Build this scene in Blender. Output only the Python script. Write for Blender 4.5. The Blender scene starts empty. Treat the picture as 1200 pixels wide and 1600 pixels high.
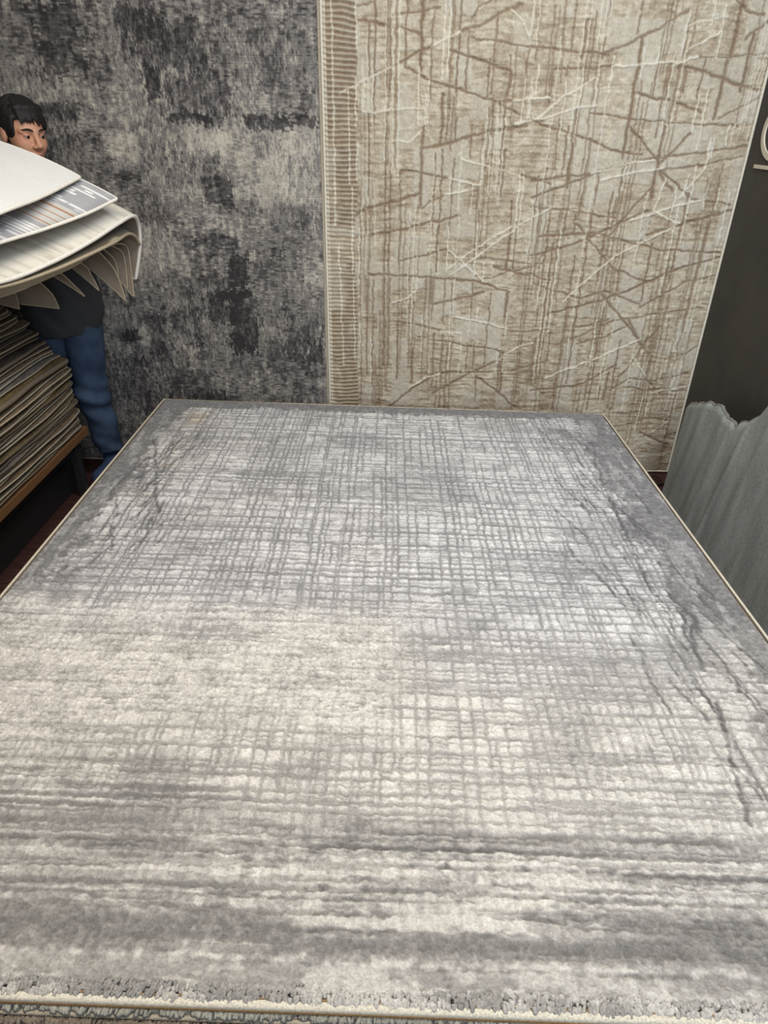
import bpy, math, random
import numpy as np
from mathutils import Matrix, Vector

random.seed(7)
rng = np.random.default_rng(11)
scene = bpy.context.scene
col = scene.collection

# ------------------------------------------------------------------ camera, world, lights, exposure
def camera():
    cd = bpy.data.cameras.new('camera'); o = bpy.data.objects.new('camera', cd); col.objects.link(o)
    p, r, y = math.radians(29.9), math.radians(1.1), math.radians(-0.4)
    f0 = Vector((math.sin(y), math.cos(y), 0)); r0 = Vector((math.cos(y), -math.sin(y), 0)); u0 = Vector((0, 0, 1))
    f = f0*math.cos(p) - u0*math.sin(p); u = u0*math.cos(p) + f0*math.sin(p)
    rt = r0*math.cos(r) + u*math.sin(r); up = u*math.cos(r) - r0*math.sin(r)
    m = Matrix((rt, up, -f)).transposed().to_4x4(); m.translation = (0, 0, 1.66)
    o.matrix_world = m
    cd.sensor_fit = 'VERTICAL'; cd.sensor_height = 36; cd.lens = 36*1060/1600; cd.clip_start = .02
    scene.camera = o
camera()
scene.view_settings.view_transform = 'Standard'; scene.view_settings.look = 'None'
scene.view_settings.gamma = 1; scene.view_settings.use_curve_mapping = False
scene.view_settings.exposure = -0.13
w = bpy.data.worlds.new('world'); scene.world = w; w.use_nodes = True
w.node_tree.nodes['Background'].inputs[0].default_value = (.93, .96, 1, 1)
w.node_tree.nodes['Background'].inputs[1].default_value = .24
def area(name, loc, target, sx, sy, power, color):
    l = bpy.data.lights.new(name, 'AREA'); l.shape = 'RECTANGLE'; l.size = sx; l.size_y = sy; l.energy = power; l.color = color
    o = bpy.data.objects.new(name, l); col.objects.link(o); o.location = loc
    o.rotation_euler = (Vector(target) - Vector(loc)).to_track_quat('-Z', 'Y').to_euler(); return o
area('ceiling_light_panel_warm', (-.55, .7, 3.3), (-.5, 1.0, 0), 1.2, 1.2, 72, (1, .91, .79))
area('ceiling_light_panel_cool', (.75, 1.5, 3.3), (.7, 1.8, 0), 1.2, 1.2, 64, (.91, .95, 1))
area('shop_door_daylight', (1.1, -2.6, 2.6), (1.25, 3.4, 1.35), 1.2, 2.0, 38, (.78, .88, 1)).data.spread = math.radians(75)

# ------------------------------------------------------------------ helpers
def lin(c):
    c = np.asarray(c, float)/255.
    return np.where(c <= .04045, c/12.92, ((c+.055)/1.055)**2.4)
def rgb(*c): return tuple(lin(c)) + (1,)

TAB = rng.random((256, 256))
def vnoise(x, y, s=0):
    x = np.asarray(x) + s*17.31; y = np.asarray(y) + s*9.77
    xi = np.floor(x).astype(int); yi = np.floor(y).astype(int); fx = x-xi; fy = y-yi
    fx = fx*fx*(3-2*fx); fy = fy*fy*(3-2*fy)
    a = TAB[xi & 255, yi & 255]; b = TAB[(xi+1) & 255, yi & 255]; c = TAB[xi & 255, (yi+1) & 255]; d = TAB[(xi+1) & 255, (yi+1) & 255]
    return (a*(1-fx)+b*fx)*(1-fy) + (c*(1-fx)+d*fx)*fy
def fbm(x, y, s=0, o=4, g=.5):
    t = 0; a = 1; n = 0
    for i in range(o):
        t = t + a*vnoise(x*2**i, y*2**i, s+i*3.7); n += a; a *= g
    return t/n
def cnoise(x, y, s=0):                                   # blocky noise
    return TAB[(np.floor(x).astype(int)+s*31) & 255, (np.floor(y).astype(int)+s*57) & 255]
def sm(a, b, x):
    t = np.clip((x-a)/(b-a), 0, 1); return t*t*(3-2*t)
def ramp(v, stops):
    xs = [s[0] for s in stops]; cs = np.array([lin(s[1]) for s in stops])
    return np.stack([np.interp(v, xs, cs[:, k]) for k in range(3)], -1)

def node_mat(name, base=None, rough=.9, attr=False, grain=.25, scale=900, bump=.3, bscale=400, sheen=0, stretch=(1, 1, 1), spec=.2, c2=None, mixscale=6):
    m = bpy.data.materials.new(name); m.use_nodes = True; nt = m.node_tree; N = nt.nodes; L = nt.links
    b = N['Principled BSDF']; b.inputs['Roughness'].default_value = rough; b.inputs['Specular IOR Level'].default_value = spec
    if sheen: b.inputs['Sheen Weight'].default_value = sheen; b.inputs['Sheen Roughness'].default_value = .45
    tc = N.new('ShaderNodeTexCoord'); mp = N.new('ShaderNodeMapping'); mp.inputs['Scale'].default_value = stretch
    L.new(tc.outputs['Object'], mp.inputs['Vector'])
    if attr:
        at = N.new('ShaderNodeAttribute'); at.attribute_name = 'pattern'; src = at.outputs['Color']
    else:
        rg = N.new('ShaderNodeRGB'); rg.outputs[0].default_value = base; src = rg.outputs[0]
        if c2:
            n0 = N.new('ShaderNodeTexNoise'); n0.inputs['Scale'].default_value = mixscale; n0.inputs['Detail'].default_value = 5
            L.new(mp.outputs[0], n0.inputs['Vector'])
            rm = N.new('ShaderNodeMapRange'); rm.inputs[1].default_value = .38; rm.inputs[2].default_value = .62; L.new(n0.outputs[0], rm.inputs[0])
            mx = N.new('ShaderNodeMix'); mx.data_type = 'RGBA'; L.new(rm.outputs[0], mx.inputs[0]); L.new(src, mx.inputs[6]); mx.inputs[7].default_value = c2
            src = mx.outputs[2]
    n1 = N.new('ShaderNodeTexNoise'); n1.inputs['Scale'].default_value = scale; n1.inputs['Detail'].default_value = 3; L.new(mp.outputs[0], n1.inputs['Vector'])
    r1 = N.new('ShaderNodeMapRange'); r1.inputs[1].default_value = .25; r1.inputs[2].default_value = .75
    r1.inputs[3].default_value = 1-grain; r1.inputs[4].default_value = 1+grain; L.new(n1.outputs[0], r1.inputs[0])
    vm = N.new('ShaderNodeVectorMath'); vm.operation = 'SCALE'; L.new(src, vm.inputs[0]); L.new(r1.outputs[0], vm.inputs['Scale'])
    L.new(vm.outputs[0], b.inputs['Base Color'])
    if bump:
        n2 = N.new('ShaderNodeTexNoise'); n2.inputs['Scale'].default_value = bscale; n2.inputs['Detail'].default_value = 3; L.new(mp.outputs[0], n2.inputs['Vector'])
        bp = N.new('ShaderNodeBump'); bp.inputs['Strength'].default_value = bump; bp.inputs['Distance'].default_value = .004
        L.new(n2.outputs[0], bp.inputs['Height']); L.new(bp.outputs[0], b.inputs['Normal'])
    return m

def mesh_obj(name, verts, faces, mat, parent=None, smooth=True, colors=None):
    me = bpy.data.meshes.new(name)
    verts = np.asarray(verts, np.float32)
    if isinstance(faces, np.ndarray):
        nf, k = faces.shape
        me.vertices.add(len(verts)); me.vertices.foreach_set('co', verts.ravel())
        me.loops.add(nf*k); me.loops.foreach_set('vertex_index', faces.astype(np.int32).ravel())
        me.polygons.add(nf); me.polygons.foreach_set('loop_start', np.arange(0, nf*k, k, dtype=np.int32))
        me.update(calc_edges=True)
    else:
        me.from_pydata([tuple(map(float, v)) for v in verts], [], faces)
    me.polygons.foreach_set('use_smooth', [smooth]*len(me.polygons))
    if colors is not None:
        a = me.color_attributes.new('pattern', 'FLOAT_COLOR', 'POINT')
        c = np.ones((len(verts), 4), np.float32); c[:, :3] = colors; a.data.foreach_set('color', c.ravel())
    me.materials.append(mat); me.update()
    o = bpy.data.objects.new(name, me); col.objects.link(o)
    if parent: o.parent = parent
    return o
def empty(name, loc=(0, 0, 0)):
    o = bpy.data.objects.new(name, None); col.objects.link(o); o.location = loc; o.empty_display_size = .1; return o
def tag(o, label=None, cat=None, group=None, kind=None):
    if label: o['label'] = label
    if cat: o['category'] = cat
    if group: o['group'] = group
    if kind: o['kind'] = kind
    return o
def grid_faces(n, m, off=0, flip=False, closed_m=False):
    i, j = np.meshgrid(np.arange(n-1), np.arange(m if closed_m else m-1), indexing='ij'); i = i.ravel(); j = j.ravel(); j2 = (j+1) % m
    q = np.stack([i*m+j, (i+1)*m+j, (i+1)*m+j2, i*m+j2], -1)
    return (q[:, ::-1] if flip else q) + off
class MB:
    def __init__(s): s.v = []; s.f = []
    def add(s, v, f): o = len(s.v); s.v += [tuple(p) for p in v]; s.f += [tuple(int(i)+o for i in q) for q in f]
    def box(s, x0, y0, z0, x1, y1, z1):
        s.add([(x0,y0,z0),(x1,y0,z0),(x1,y1,z0),(x0,y1,z0),(x0,y0,z1),(x1,y0,z1),(x1,y1,z1),(x0,y1,z1)], [(0,3,2,1),(4,5,6,7),(0,1,5,4),(1,2,6,5),(2,3,7,6),(3,0,4,7)])
    def tube(s, pts, r, n=6, cap=True):
        P = np.array(pts, float); m = len(P); rr = np.broadcast_to(np.asarray(r, float), (m,))
        T = np.gradient(P, axis=0); T /= np.linalg.norm(T, axis=1)[:, None]+1e-12
        up = np.array([0, 0, 1.]) if abs(T[0, 2]) < .9 else np.array([1., 0, 0])
        V = []
        for k in range(m):
            a = np.cross(T[k], up); a /= np.linalg.norm(a)+1e-12; b = np.cross(a, T[k]); up = b
            for q in range(n):
                t = 2*math.pi*q/n; V.append(P[k]+rr[k]*(a*math.cos(t)+b*math.sin(t)))
        F = [tuple(x) for x in grid_faces(m, n, closed_m=True, flip=True)]
        if cap: F += [tuple(range(n)), tuple(range((m-1)*n, m*n))[::-1]]
        s.add(V, F)
    def build(s, name, mat, parent=None, smooth=True): return mesh_obj(name, s.v, s.f, mat, parent, smooth)
def bevel(o, wd=.006, seg=2):
    m = o.modifiers.new('bevel', 'BEVEL'); m.width = wd; m.segments = seg; m.limit_method = 'ANGLE'; return o
def catmull(pts, n):
    P = np.array(pts, float); P = np.vstack([2*P[0]-P[1], P, 2*P[-1]-P[-2]]); m = len(P)-3
    d = np.linalg.norm(np.diff(P[1:-1, :3], axis=0), axis=1); cum = np.r_[0, np.cumsum(d)]; s = np.linspace(0, cum[-1], n)
    k = np.clip(np.searchsorted(cum, s, side='right')-1, 0, m-1); t = ((s-cum[k])/d[k])[:, None]
    p0, p1, p2, p3 = P[k], P[k+1], P[k+2], P[k+3]
    return .5*(2*p1+(p2-p0)*t+(2*p0-5*p1+4*p2-p3)*t**2+(3*p1-p0-3*p2+p3)*t**3)

# ------------------------------------------------------------------ materials
M_binding = node_mat('serged_edge_cream', rgb(198, 191, 174), grain=.3, scale=300, bump=.2, bscale=420)
M_stitch = node_mat('stitch_brown', rgb(150, 118, 80), grain=.4, scale=500, bump=.3)
M_binding_dull = node_mat('serged_edge_dull', rgb(158, 148, 130), grain=.3, scale=260, bump=.5, bscale=300)
M_backing = node_mat('jute_backing', rgb(118, 106, 92), grain=.3, scale=700, bump=.5, bscale=500)
M_wallpaint = node_mat('wall_paint', rgb(120, 116, 112), rough=.8, grain=.05, scale=30, bump=.05)
M_wall_dark = node_mat('dark_banner_wall', rgb(66, 62, 57), rough=.6, grain=.08, scale=14, bump=.04, bscale=60, spec=.3, c2=rgb(58, 55, 51), mixscale=3)
M_wood_dark = node_mat('dark_red_plank', rgb(74, 48, 42), rough=.55, grain=.25, scale=30, stretch=(1, 9, 9), bump=.1, bscale=60, spec=.3, c2=rgb(54, 34, 31), mixscale=8)
M_bench_wood = node_mat('bench_board_wood', rgb(112, 79, 50), rough=.6, grain=.2, scale=40, stretch=(6, .6, 6), bump=.1, spec=.3)
M_black_metal = node_mat('black_metal', rgb(38, 37, 36), rough=.45, grain=.05, bump=0, spec=.4)
M_pattern = node_mat('woven_pile_pattern', attr=True, grain=.24, scale=210, bump=.7, bscale=240, sheen=.2)
M_held = node_mat('held_pile_pattern', attr=True, grain=.10, scale=330, bump=.35, bscale=300, sheen=.15)
M_wallpattern = node_mat('flatweave_pattern', attr=True, grain=.16, scale=240, bump=.4, bscale=260, sheen=.1)

M_flatweave = node_mat('flatweave_distressed', attr=True, grain=.30, scale=150, bump=.4, bscale=200, stretch=(1.2, 1, 1), sheen=.05)
# ------------------------------------------------------------------ the setting
XR, YB = 1.545, 3.42
def slab(name, b, mat):
    m = MB(); m.box(*b); return tag(m.build(name, mat, smooth=False), kind='structure')
fl = slab('floor', (-2.75, -.6, -.08, XR+.12, YB+.1, -.012), M_black_metal)
row = 0; y = -.6
pm = {}
while y < YB:
    wv = .135; y1 = min(y+wv, YB); x = -2.75 - (row % 3)*.45
    while x < XR:
        L = 1.22; xa = max(x, -2.75); xb = min(x+L, XR)
        if xb-xa > .03:
            key = (round(xb-xa, 3), round(y1-y, 3))
            if key not in pm:
                m = MB(); hx, hy = key[0]/2-.0015, key[1]/2-.0015; m.box(-hx, -hy, -.012, hx, hy, 0); p = bevel(m.build('plank', M_wood_dark, fl, False), .0015, 1); pm[key] = p.data
            else:
                p = bpy.data.objects.new('plank', pm[key]); col.objects.link(p); p.parent = fl; bevel(p, .0015, 1)
            p.location = ((xa+xb)/2, (y+y1)/2, 0)
        x += L
    y += wv; row += 1
slab('wall_back', (-2.75, YB, 0, XR+.12, YB+.1, 2.9), M_wallpaint)
slab('wall_right', (XR, .9, 0, XR+.1, YB, 2.9), M_wall_dark)
slab('added_wall_left', (-2.87, -.6, 0, -2.75, YB+.1, 2.9), M_wallpaint)  # unseen wall, added to block ambient light from the left under the bench

# ------------------------------------------------------------------ big rug stack
QL = dict(fl=(-1.123, 3.192), fr=(1.030, 3.114), nl=(-1.112, .556), nr=(1.056, .536))
def quad_xy(u, v, g=0.0):
    fl_, fr_, nl_, nr_ = [np.array(QL[k]) for k in ('fl', 'fr', 'nl', 'nr')]
    nl_ = nl_+[-g, -g]; nr_ = nr_+[g, -g]; fl_ = fl_+[-g, g*.3]; fr_ = fr_+[g, g*.3]
    return (1-v)[..., None]*((1-u)[..., None]*nl_+u[..., None]*nr_) + v[..., None]*((1-u)[..., None]*fl_+u[..., None]*fr_)
def line_field(c, step, jit, seed, lo, hi):
    r = np.random.default_rng(seed); pos = [lo-.1]
    while pos[-1] < hi+.1: pos.append(pos[-1]+max(step*.45, r.normal(step, jit)))
    pos = np.array(pos); st = .45+.75*r.random(len(pos)); wd = .7+.7*r.random(len(pos))
    k = np.clip(np.searchsorted(pos, c), 1, len(pos)-1)
    near = np.where(c-pos[k-1] < pos[k]-c, k-1, k)
    return c-pos[near], st[near], wd[near], k, near
def seg_dist(X, Y, x0, y0, x1, y1):
    dx, dy = x1-x0, y1-y0; t = np.clip(((X-x0)*dx+(Y-y0)*dy)/(dx*dx+dy*dy), 0, 1)
    return np.hypot(X-x0-t*dx, Y-y0-t*dy), t
def grey_grid_pattern(X, Y):
    """X 0..2.15 across, Y 0..2.6 from the near edge; returns colour and relief height"""
    fine = fbm(X*130, Y*130, 2, 2); rag = fbm(X*48, Y*62, 10, 3, .6); mid = fbm(X*17, Y*22, 4, 3, .6)
    wx = X + .008*(fbm(X*2.2, Y*4, 1)-.5)*2 + .006*(vnoise(X*40, Y*55, 2)-.5) + .0045*(vnoise(X*120, Y*130, 5)-.5)
    wy = Y + .008*(fbm(X*3.0, Y*2, 3)-.5)*2 + .006*(vnoise(X*60, Y*45, 4)-.5) + .0045*(vnoise(X*130, Y*120, 6)-.5)
    dc, sc, wc, kc, nc = line_field(wx, .0245, .007, 5, 0, 2.2)
    dr, sr, wr, kr, nr = line_field(wy, .0330, .011, 6, 0, 2.7)
    dt, st_, wt, kt, nt_ = line_field(wy, .0125, .004, 8, 0, 2.7)
    nearz = sm(.50, .22, Y)                                            # cross stripes dominate towards the near end
    cream = sm(.46, .62, .5*fbm(X*2.0, Y*2.4, 9, 4)+.25 + .24*np.exp(-((X-.28)/.42)**2-((Y-.74)/.26)**2) + .26*np.exp(-((X-.97)/.22)**2-((Y-.88)/.13)**2) + .14*np.exp(-((X-.85)/.4)**2-((Y-.62)/.14)**2) - .12*np.exp(-((X-.60)/.09)**2-((Y-.87)/.06)**2) - .20*sm(.95, 1.12, Y+.30*(mid-.5)+.25*(fbm(X*5, Y*5, 48, 3)-.5)) - .10*sm(.42, .30, Y) + .22*(mid-.5) + .16*(rag-.5))
    soft = .0018
    mc = sm(.30, .48, fbm(X*5+nc*7.7, Y*4.5, 7, 3)+.14*(mid-.5)); mr = sm(.27, .45, fbm(X*3.5, Y*5+nr*5.3, 8, 3)+.12*(mid-.5)); mt = sm(.46, .56, fbm(X*5.5, Y*6+nt_*3.3, 11, 3))
    def ln(d, w_): return 1-sm(w_-soft, w_+soft, np.abs(d))
    col_l = ln(dc, .0010+.0033*wc*(.35+.9*rag))*mc*(1-.70*nearz)*(1-.75*cream)
    row_l = ln(dr, .0014+.0048*wr*(.35+.9*rag))*mr*(1-.50*cream)
    thin = ln(dt, .0010+.0022*wt*(.3+rag))*mt*(1-.35*cream)*.75
    lines = 1-(1-col_l*(.55+.45*np.clip(sc, 0, 1)))*(1-row_l*(.55+.45*np.clip(sr, 0, 1)))*(1-thin)
    # worn patches where the grey ground shows through the cells
    cell = cnoise(kc+.5, kr+.5, 3); blot = fbm(X*3.4, Y*4.6, 12, 4, .6)
    fill = sm(.52, .60, blot+.34*(rag-.5)+.16*(cell-.5)+.16*(mid-.5)-.01)*(1-.8*cream)*(1-.3*nearz)
    L = .86+.17*(cell-.55)*sm(.2, .5, Y)*(1-.7*cream)
    L = L - (.29+.10*sm(.8, 1.2, Y))*lines*(.8+.4*fine) - .17*fill*(1-.6*lines)
    # crackle of the cream area
    rid = 1-np.abs(2*fbm(X*75, Y*80, 28, 2)-1); L = L - cream*(.17*sm(.80, .94, rid)+.10*sm(.5, .62, mid)-.05)
    # broad ragged stripes near the viewer
    n1 = fbm(X*2.4+2*(mid-.5), Y*34, 14, 3, .6); n2 = fbm(X*1.2, Y*80+1.2*(mid-.5), 23, 2, .6); nz = sm(.50, .22, Y)*sm(.30, .52, fbm(X*1.7, Y*3.2, 15, 3)+.18*sm(.35, .2, Y))
    L = L - .21*nz*sm(.46, .60, n1+.34*(rag-.5))*(.45+.8*rag) - .17*sm(.62, .34, Y)*sm(.50, .60, n2+.18*(rag-.5))*sm(.36, .55, fbm(X*2.7, Y*7, 24, 3))
    # border
    bn = fbm(X*6, Y*4.5, 16, 4); eR = 2.15-X; eL = X; eF = 2.6-Y
    rg = .22*(rag-.5)+.12*(mid-.5)
    bR = sm(.22, .16, eR+.42*(bn-.5)+.5*rg)*sm(.70, 1.05, Y+.3*(bn-.5))
    bR = np.maximum(bR, .85*sm(.16, .10, eR+.2*(mid-.5))*sm(.50, .56, fbm(X*9, Y*5, 26, 3)+.25*(rag-.5))*sm(.2, .7, Y))
    bL = sm(.135, .085, eL+.20*(bn-.5)+.35*rg)*sm(.98, 1.12, Y+.1*(bn-.5))
    bF = sm(.12, .075, eF+.07*(bn-.5)+.25*rg)
    bN = sm(.19, .13, Y+.12*(bn-.5)+.2*rg)*sm(.045, .08, Y+.3*rg*.5)*(.10+.9*sm(.42, .54, fbm(X*1.5+9, Y*13, 18, 3)+.08*(rag-.5)+.05*sm(.9, 1.5, X)))
    bord = np.maximum.reduce([.92*bR, .9*bL, .92*bF, .75*bN])
    streak = sm(.54, .64, fbm(X*38, Y*9, 19, 3)+.2*(rag-.5))
    L = L*(1-bord)+bord*(.31+.18*(rag-.5)+.10*(fine-.5)+.20*streak*sm(.4, .1, bF+bN))
    # scratches running down the sides
    rs = np.random.default_rng(21)
    def scratch(x0, y0, x1, y1, wdt, a):
        nonlocal L
        i = (Y[:, 0] > min(y0, y1)-.03) & (Y[:, 0] < max(y0, y1)+.03) if Y.ndim == 2 else np.ones(len(Y), bool)
        if not i.any(): return
        Xs, Ys = X[i], Y[i]
        ox = .018*(vnoise(Ys*11, Ys*0+x0*9, 22)-.5)+.009*(vnoise(Ys*60, Xs*8, 25)-.5)
        d, t = seg_dist(Xs+ox, Ys, x0, y0, x1, y1)
        L[i] = L[i]-a*(1-sm(wdt*.5, wdt*1.3, d))*(.35+.9*rag[i])
    for k in range(60):
        x0 = 1.78+.30*rs.random(); y0 = .25+2.0*rs.random(); l_ = .06+.22*rs.random(); sl = .45*(rs.random()-.60)
        scratch(x0, y0, x0+sl*l_-.02, y0+l_, .003+.003*rs.random(), .30)
    for k in range(40):
        x0 = .06+.30*rs.random(); y0 = 1.10+1.1*rs.random(); l_ = .06+.22*rs.random(); sl = .6*(rs.random()-.25)
        scratch(x0, y0, x0+sl*l_, y0+l_, .003+.003*rs.random(), .26)
    for s_ in ((2.00, 2.24, 1.95, 1.86, .006, .34), (1.955, 1.88, 1.91, 1.21, .006, .36), (1.93, 1.75, 2.02, 1.35, .006, .3), (1.98, 1.02, 1.92, .80, .006, .36), (1.91, .69, 1.83, .34, .006, .36), (1.88, .95, 1.90, .37, .006, .3), (.10, 2.10, .30, 1.5, .006, .34), (.26, 1.95, .14, 1.35, .006, .28), (.12, 1.6, .22, 1.25, .005, .28)): scratch(*s_)
    # knots of dark pile
    for cx, cy, rx, ry in ((1.96, 1.86, .05, .06), (2.02, 1.61, .05, .09), (1.88, 2.12, .06, .08), (2.03, 2.2, .07, .12), (1.84, 2.32, .1, .06), (2.04, 1.35, .05, .12), (.28, 1.02, .05, .02), (.16, 1.0, .04, .03), (.84, 1.0, .05, .025), (.70, 1.01, .06, .02), (.60, .87, .10, .05), (1.95, .80, .08, .04), (2.0, .55, .06, .1), (.62, .30, .2, .02), (1.25, .86, .1, .04)):
        k = np.exp(-(((X-cx)/rx)**2+((Y-cy)/ry)**2))*sm(.42, .54, rag); L = L*(1-.7*k)+.40*.7*k
    lip = sm(.06, .035, Y+.4*rg*.3); L = L*(1-.8*lip)+lip*.8*(.80-.26*sm(.44, .60, fbm(X*13, Y*30, 31, 4)+.35*(rag-.5)))
    L = np.clip(L + .22*(fine-.5) + .14*(rag-.5), .15, 1)
    C = ramp(L, [(.15, (92, 90, 90)), (.38, (121, 119, 118)), (.6, (156, 153, 151)), (.8, (189, 186, 183)), (1, (216, 213, 209))])
    warm = np.clip(sm(.45, .7, fbm(X*1.8+5, Y*2.2, 33, 3))*.3 + .40*cream + .95*sm(1.1, .5, Y), 0, 1)
    C = C*(1+warm[..., None]*(np.array([1.01, .985, .92])-1))
    tan = .9*np.exp(-((X-.24)/.10)**2-((Y-2.36)/.12)**2)+.5*np.exp(-((X-.20)/.07)**2-((Y-1.8)/.35)**2)
    tan = tan*sm(.35, .65, mid)
    C = C*(1+tan[..., None]*(np.array([.97, .87, .70])-1))
    H = .0030*L - .0032*lines*(1-.4*cream) - .0015*sm(.85, .97, rid)*cream + .0040*(rag-.5) + .0050*(fine-.5)
    return C, H

TOPZ = .450
def perim(u0, z, g, n=60, wob=0.0):
    c = []
    for a, b in (((0, 0), (1, 0)), ((1, 0), (1, 1)), ((1, 1), (0, 1)), ((0, 1), (0, 0))):
        for t in np.linspace(0, 1, n, endpoint=False): c.append((a[0]+(b[0]-a[0])*t, a[1]+(b[1]-a[1])*t))
    c = np.array(c); p = quad_xy(c[:, 0], c[:, 1], g)
    # soften the corners
    P = np.concatenate([p, np.full((len(p), 1), z)], 1)
    P[:, 2] += wob*(vnoise(c[:, 0]*5, c[:, 1]*5, u0)-.5)
    return np.vstack([P, P[:1]])

def top_rug():
    t = tag(empty('area_rug', (0, 1.85, TOPZ)), 'large light grey area rug with woven grid pattern, topmost of the floor stack', 'rug')
    inv = Vector((0, 1.85, TOPZ))
    # graded rows: finer close to the near edge
    n = 720; s = np.linspace(0, 1, n); v = s*.52 + .48*s**2.0; v = v/v[-1]
    m = 690; u = np.linspace(0, 1, m)
    V, U = np.meshgrid(v, u, indexing='ij')
    C, H = grey_grid_pattern(U*2.15, V*2.6)
    xy = quad_xy(U, V)
    e = np.minimum.reduce([U*2.15, (1-U)*2.15, V*2.6, (1-V)*2.6])
    z = H - .012*(1-sm(0, .014, e)) + .004*(fbm(U*3, V*3, 51, 2)-.5)
    # little droop of the far-left corner and edges
    P = np.concatenate([xy, (TOPZ+z)[..., None]], -1).reshape(-1, 3)-np.array(inv)
    mesh_obj('pile', P, grid_faces(n, m, flip=True), M_pattern, t, colors=C.reshape(-1, 3))
    b = MB(); c = [quad_xy(np.array(a), np.array(d), -.003) for a, d in ((0., 0.), (1., 0.), (1., 1.), (0., 1.))]
    b.add([(*(p-np.array([0, 1.85])), zz) for zz in (-.016, -.006) for p in c], [(0,3,2,1),(4,5,6,7),(0,1,5,4),(1,2,6,5),(2,3,7,6),(3,0,4,7)])
    b.build('backing', M_backing, t, False)
    q = MB(); q.tube(perim(1, TOPZ-.0085, .0075, 90, .003)-np.array(inv), np.r_[np.full(90, .0078), np.linspace(.006, .0042, 40), np.full(231, .0042)], 8, False); q.build('serged_edge', M_binding, t)
    for g, zz in ((.0150, -.0105), (.0152, -.0135), (.0005, -.0020)):
        q = MB(); q.tube(perim(1, TOPZ+zz, g, 90, .004)-np.array(inv), np.r_[np.full(90, .0012), np.full(271, .0005)], 5, False); q.build('stitch_line', M_stitch, t)
    tufts('edge_tufts', t, inv, .0, TOPZ-.004, 2600, .011, lambda X, Y: grey_grid_pattern(X, Y)[0])
    return t
def tufts(name, parent, inv, g, z, n, ln, colf):
    r = np.random.default_rng(int(z*1e4)); u = np.sort(r.random(n)); vv = r.random(n)*.008
    base = quad_xy(u, vv-.002, g); C = np.asarray(colf(u*2.15, vv*2.6+.012)); V = []; F = []; K = []
    lean = (vnoise(u*60, u*0, 3)-.5)*1.4
    for i in range(n):
        w_ = .0040+.0030*r.random(); L_ = ln*(.5+.6*r.random()); dx = lean[i]*L_*.7+.003*r.normal(); bx, by = base[i]; bz = z+.003*r.random()
        o = len(V)
        V += [(bx-w_, by+.006, bz), (bx+w_, by+.006, bz), (bx, by+.004, bz+.006), (bx-w_*.8+dx*.5, by-.45*L_, bz-.001), (bx+w_*.8+dx*.5, by-.45*L_, bz-.001), (bx+dx*.5, by-.4*L_, bz+.0045), (bx+dx, by-.7*L_, bz-.002-.003*r.random())]
        F += [(o, o+1, o+4), (o, o+4, o+3), (o+1, o+2, o+5), (o+1, o+5, o+4), (o+2, o, o+3), (o+2, o+3, o+5), (o+3, o+4, o+6), (o+4, o+5, o+6), (o+5, o+3, o+6)]
        K += [C[i]*(.93+.14*r.random())]*7
    V = np.array(V)-np.array(inv)
    return tag(mesh_obj(name, V, np.array(F), M_pattern, parent, colors=np.array(K)), kind='stuff')
top_rug()

def stacked_rug(k, z, g, pile_c, bind, label, group, th, tuft=False):
    t = tag(empty('area_rug', (0, 1.85, z-th)), label, 'rug', group); inv = np.array((0, 1.85, z-th))
    n = 8; b = MB()
    jx, jy = .006*math.sin(k*2.3), .004*math.cos(k*1.7)
    ring = perim(k, 0, g, 24)[:-1]; ring[:, 0] += jx
    R1 = ring.copy(); R1[:, 2] = z-th; R2 = ring.copy(); R2[:, 2] = z-.004; c = ring[:, :2].mean(0)
    R3 = ring.copy(); R3[:, :2] = c+(ring[:, :2]-c)*.993; R3[:, 2] = z
    m = len(ring); V = np.vstack([R1, R2, R3])-inv
    F = [tuple(x) for x in grid_faces(3, m, closed_m=True, flip=True)]+[tuple(range(m)), tuple(range(2*m, 3*m))]
    b.add(V, F); b.build('pile', pile_c, t, False)
    q = MB(); P = perim(k, z-th*.62, g+.003, 60, .003); P[:, 0] += jx; q.tube(P-inv, th*.32, 6, False); q.build('serged_edge', bind, t)
    if tuft:
        cc = lin(tuft); tufts('edge_tufts', t, inv, g-.002, z-.003, 2600, .010, lambda X, Y: np.stack([cc*(.8+.4*vnoise(X*9, X*0, k)[i]) for i in range(len(X))]))
    return t
M_sr = [node_mat('stacked_pile_grey', rgb(138, 136, 130), grain=.3, scale=120, bump=.6, bscale=200), node_mat('stacked_pile_taupe', rgb(112, 102, 92), grain=.3, scale=120, bump=.6, bscale=200),
        node_mat('stacked_pile_brown', rgb(104, 90, 80), grain=.3, scale=120, bump=.6, bscale=200)]
M_bind_brown = node_mat('serged_edge_brown', rgb(128, 106, 80), grain=.4, scale=300, bump=.5)
z = TOPZ-.0185
stacked_rug(1, z, .018, M_sr[0], M_binding_dull, 'grey pile rug directly under the topmost rug of the floor stack', None, .014, (148, 145, 134)); z -= .0145
stacked_rug(2, z, .030, M_sr[1], M_bind_brown, 'taupe rug with brown stitched edge, third from the top of the floor stack', None, .013, (120, 108, 94)); z -= .0135
stacked_rug(3, z, .042, M_sr[2], M_binding_dull, 'brownish mauve rug at the bottom edge of the frame, fourth in the floor stack', None, .013, (112, 98, 90)); z -= .0135
k = 4
while z > .014:
    th = .0145 if z > .03 else z
    stacked_rug(k, z, .036+.008*math.sin(k*1.9), M_sr[k % 3], (M_binding_dull, M_bind_brown)[k % 2], 'rug lying deep in the big floor stack under the light grey one', 'lower rugs of the floor stack', th); z -= th+.0003; k += 1

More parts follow.
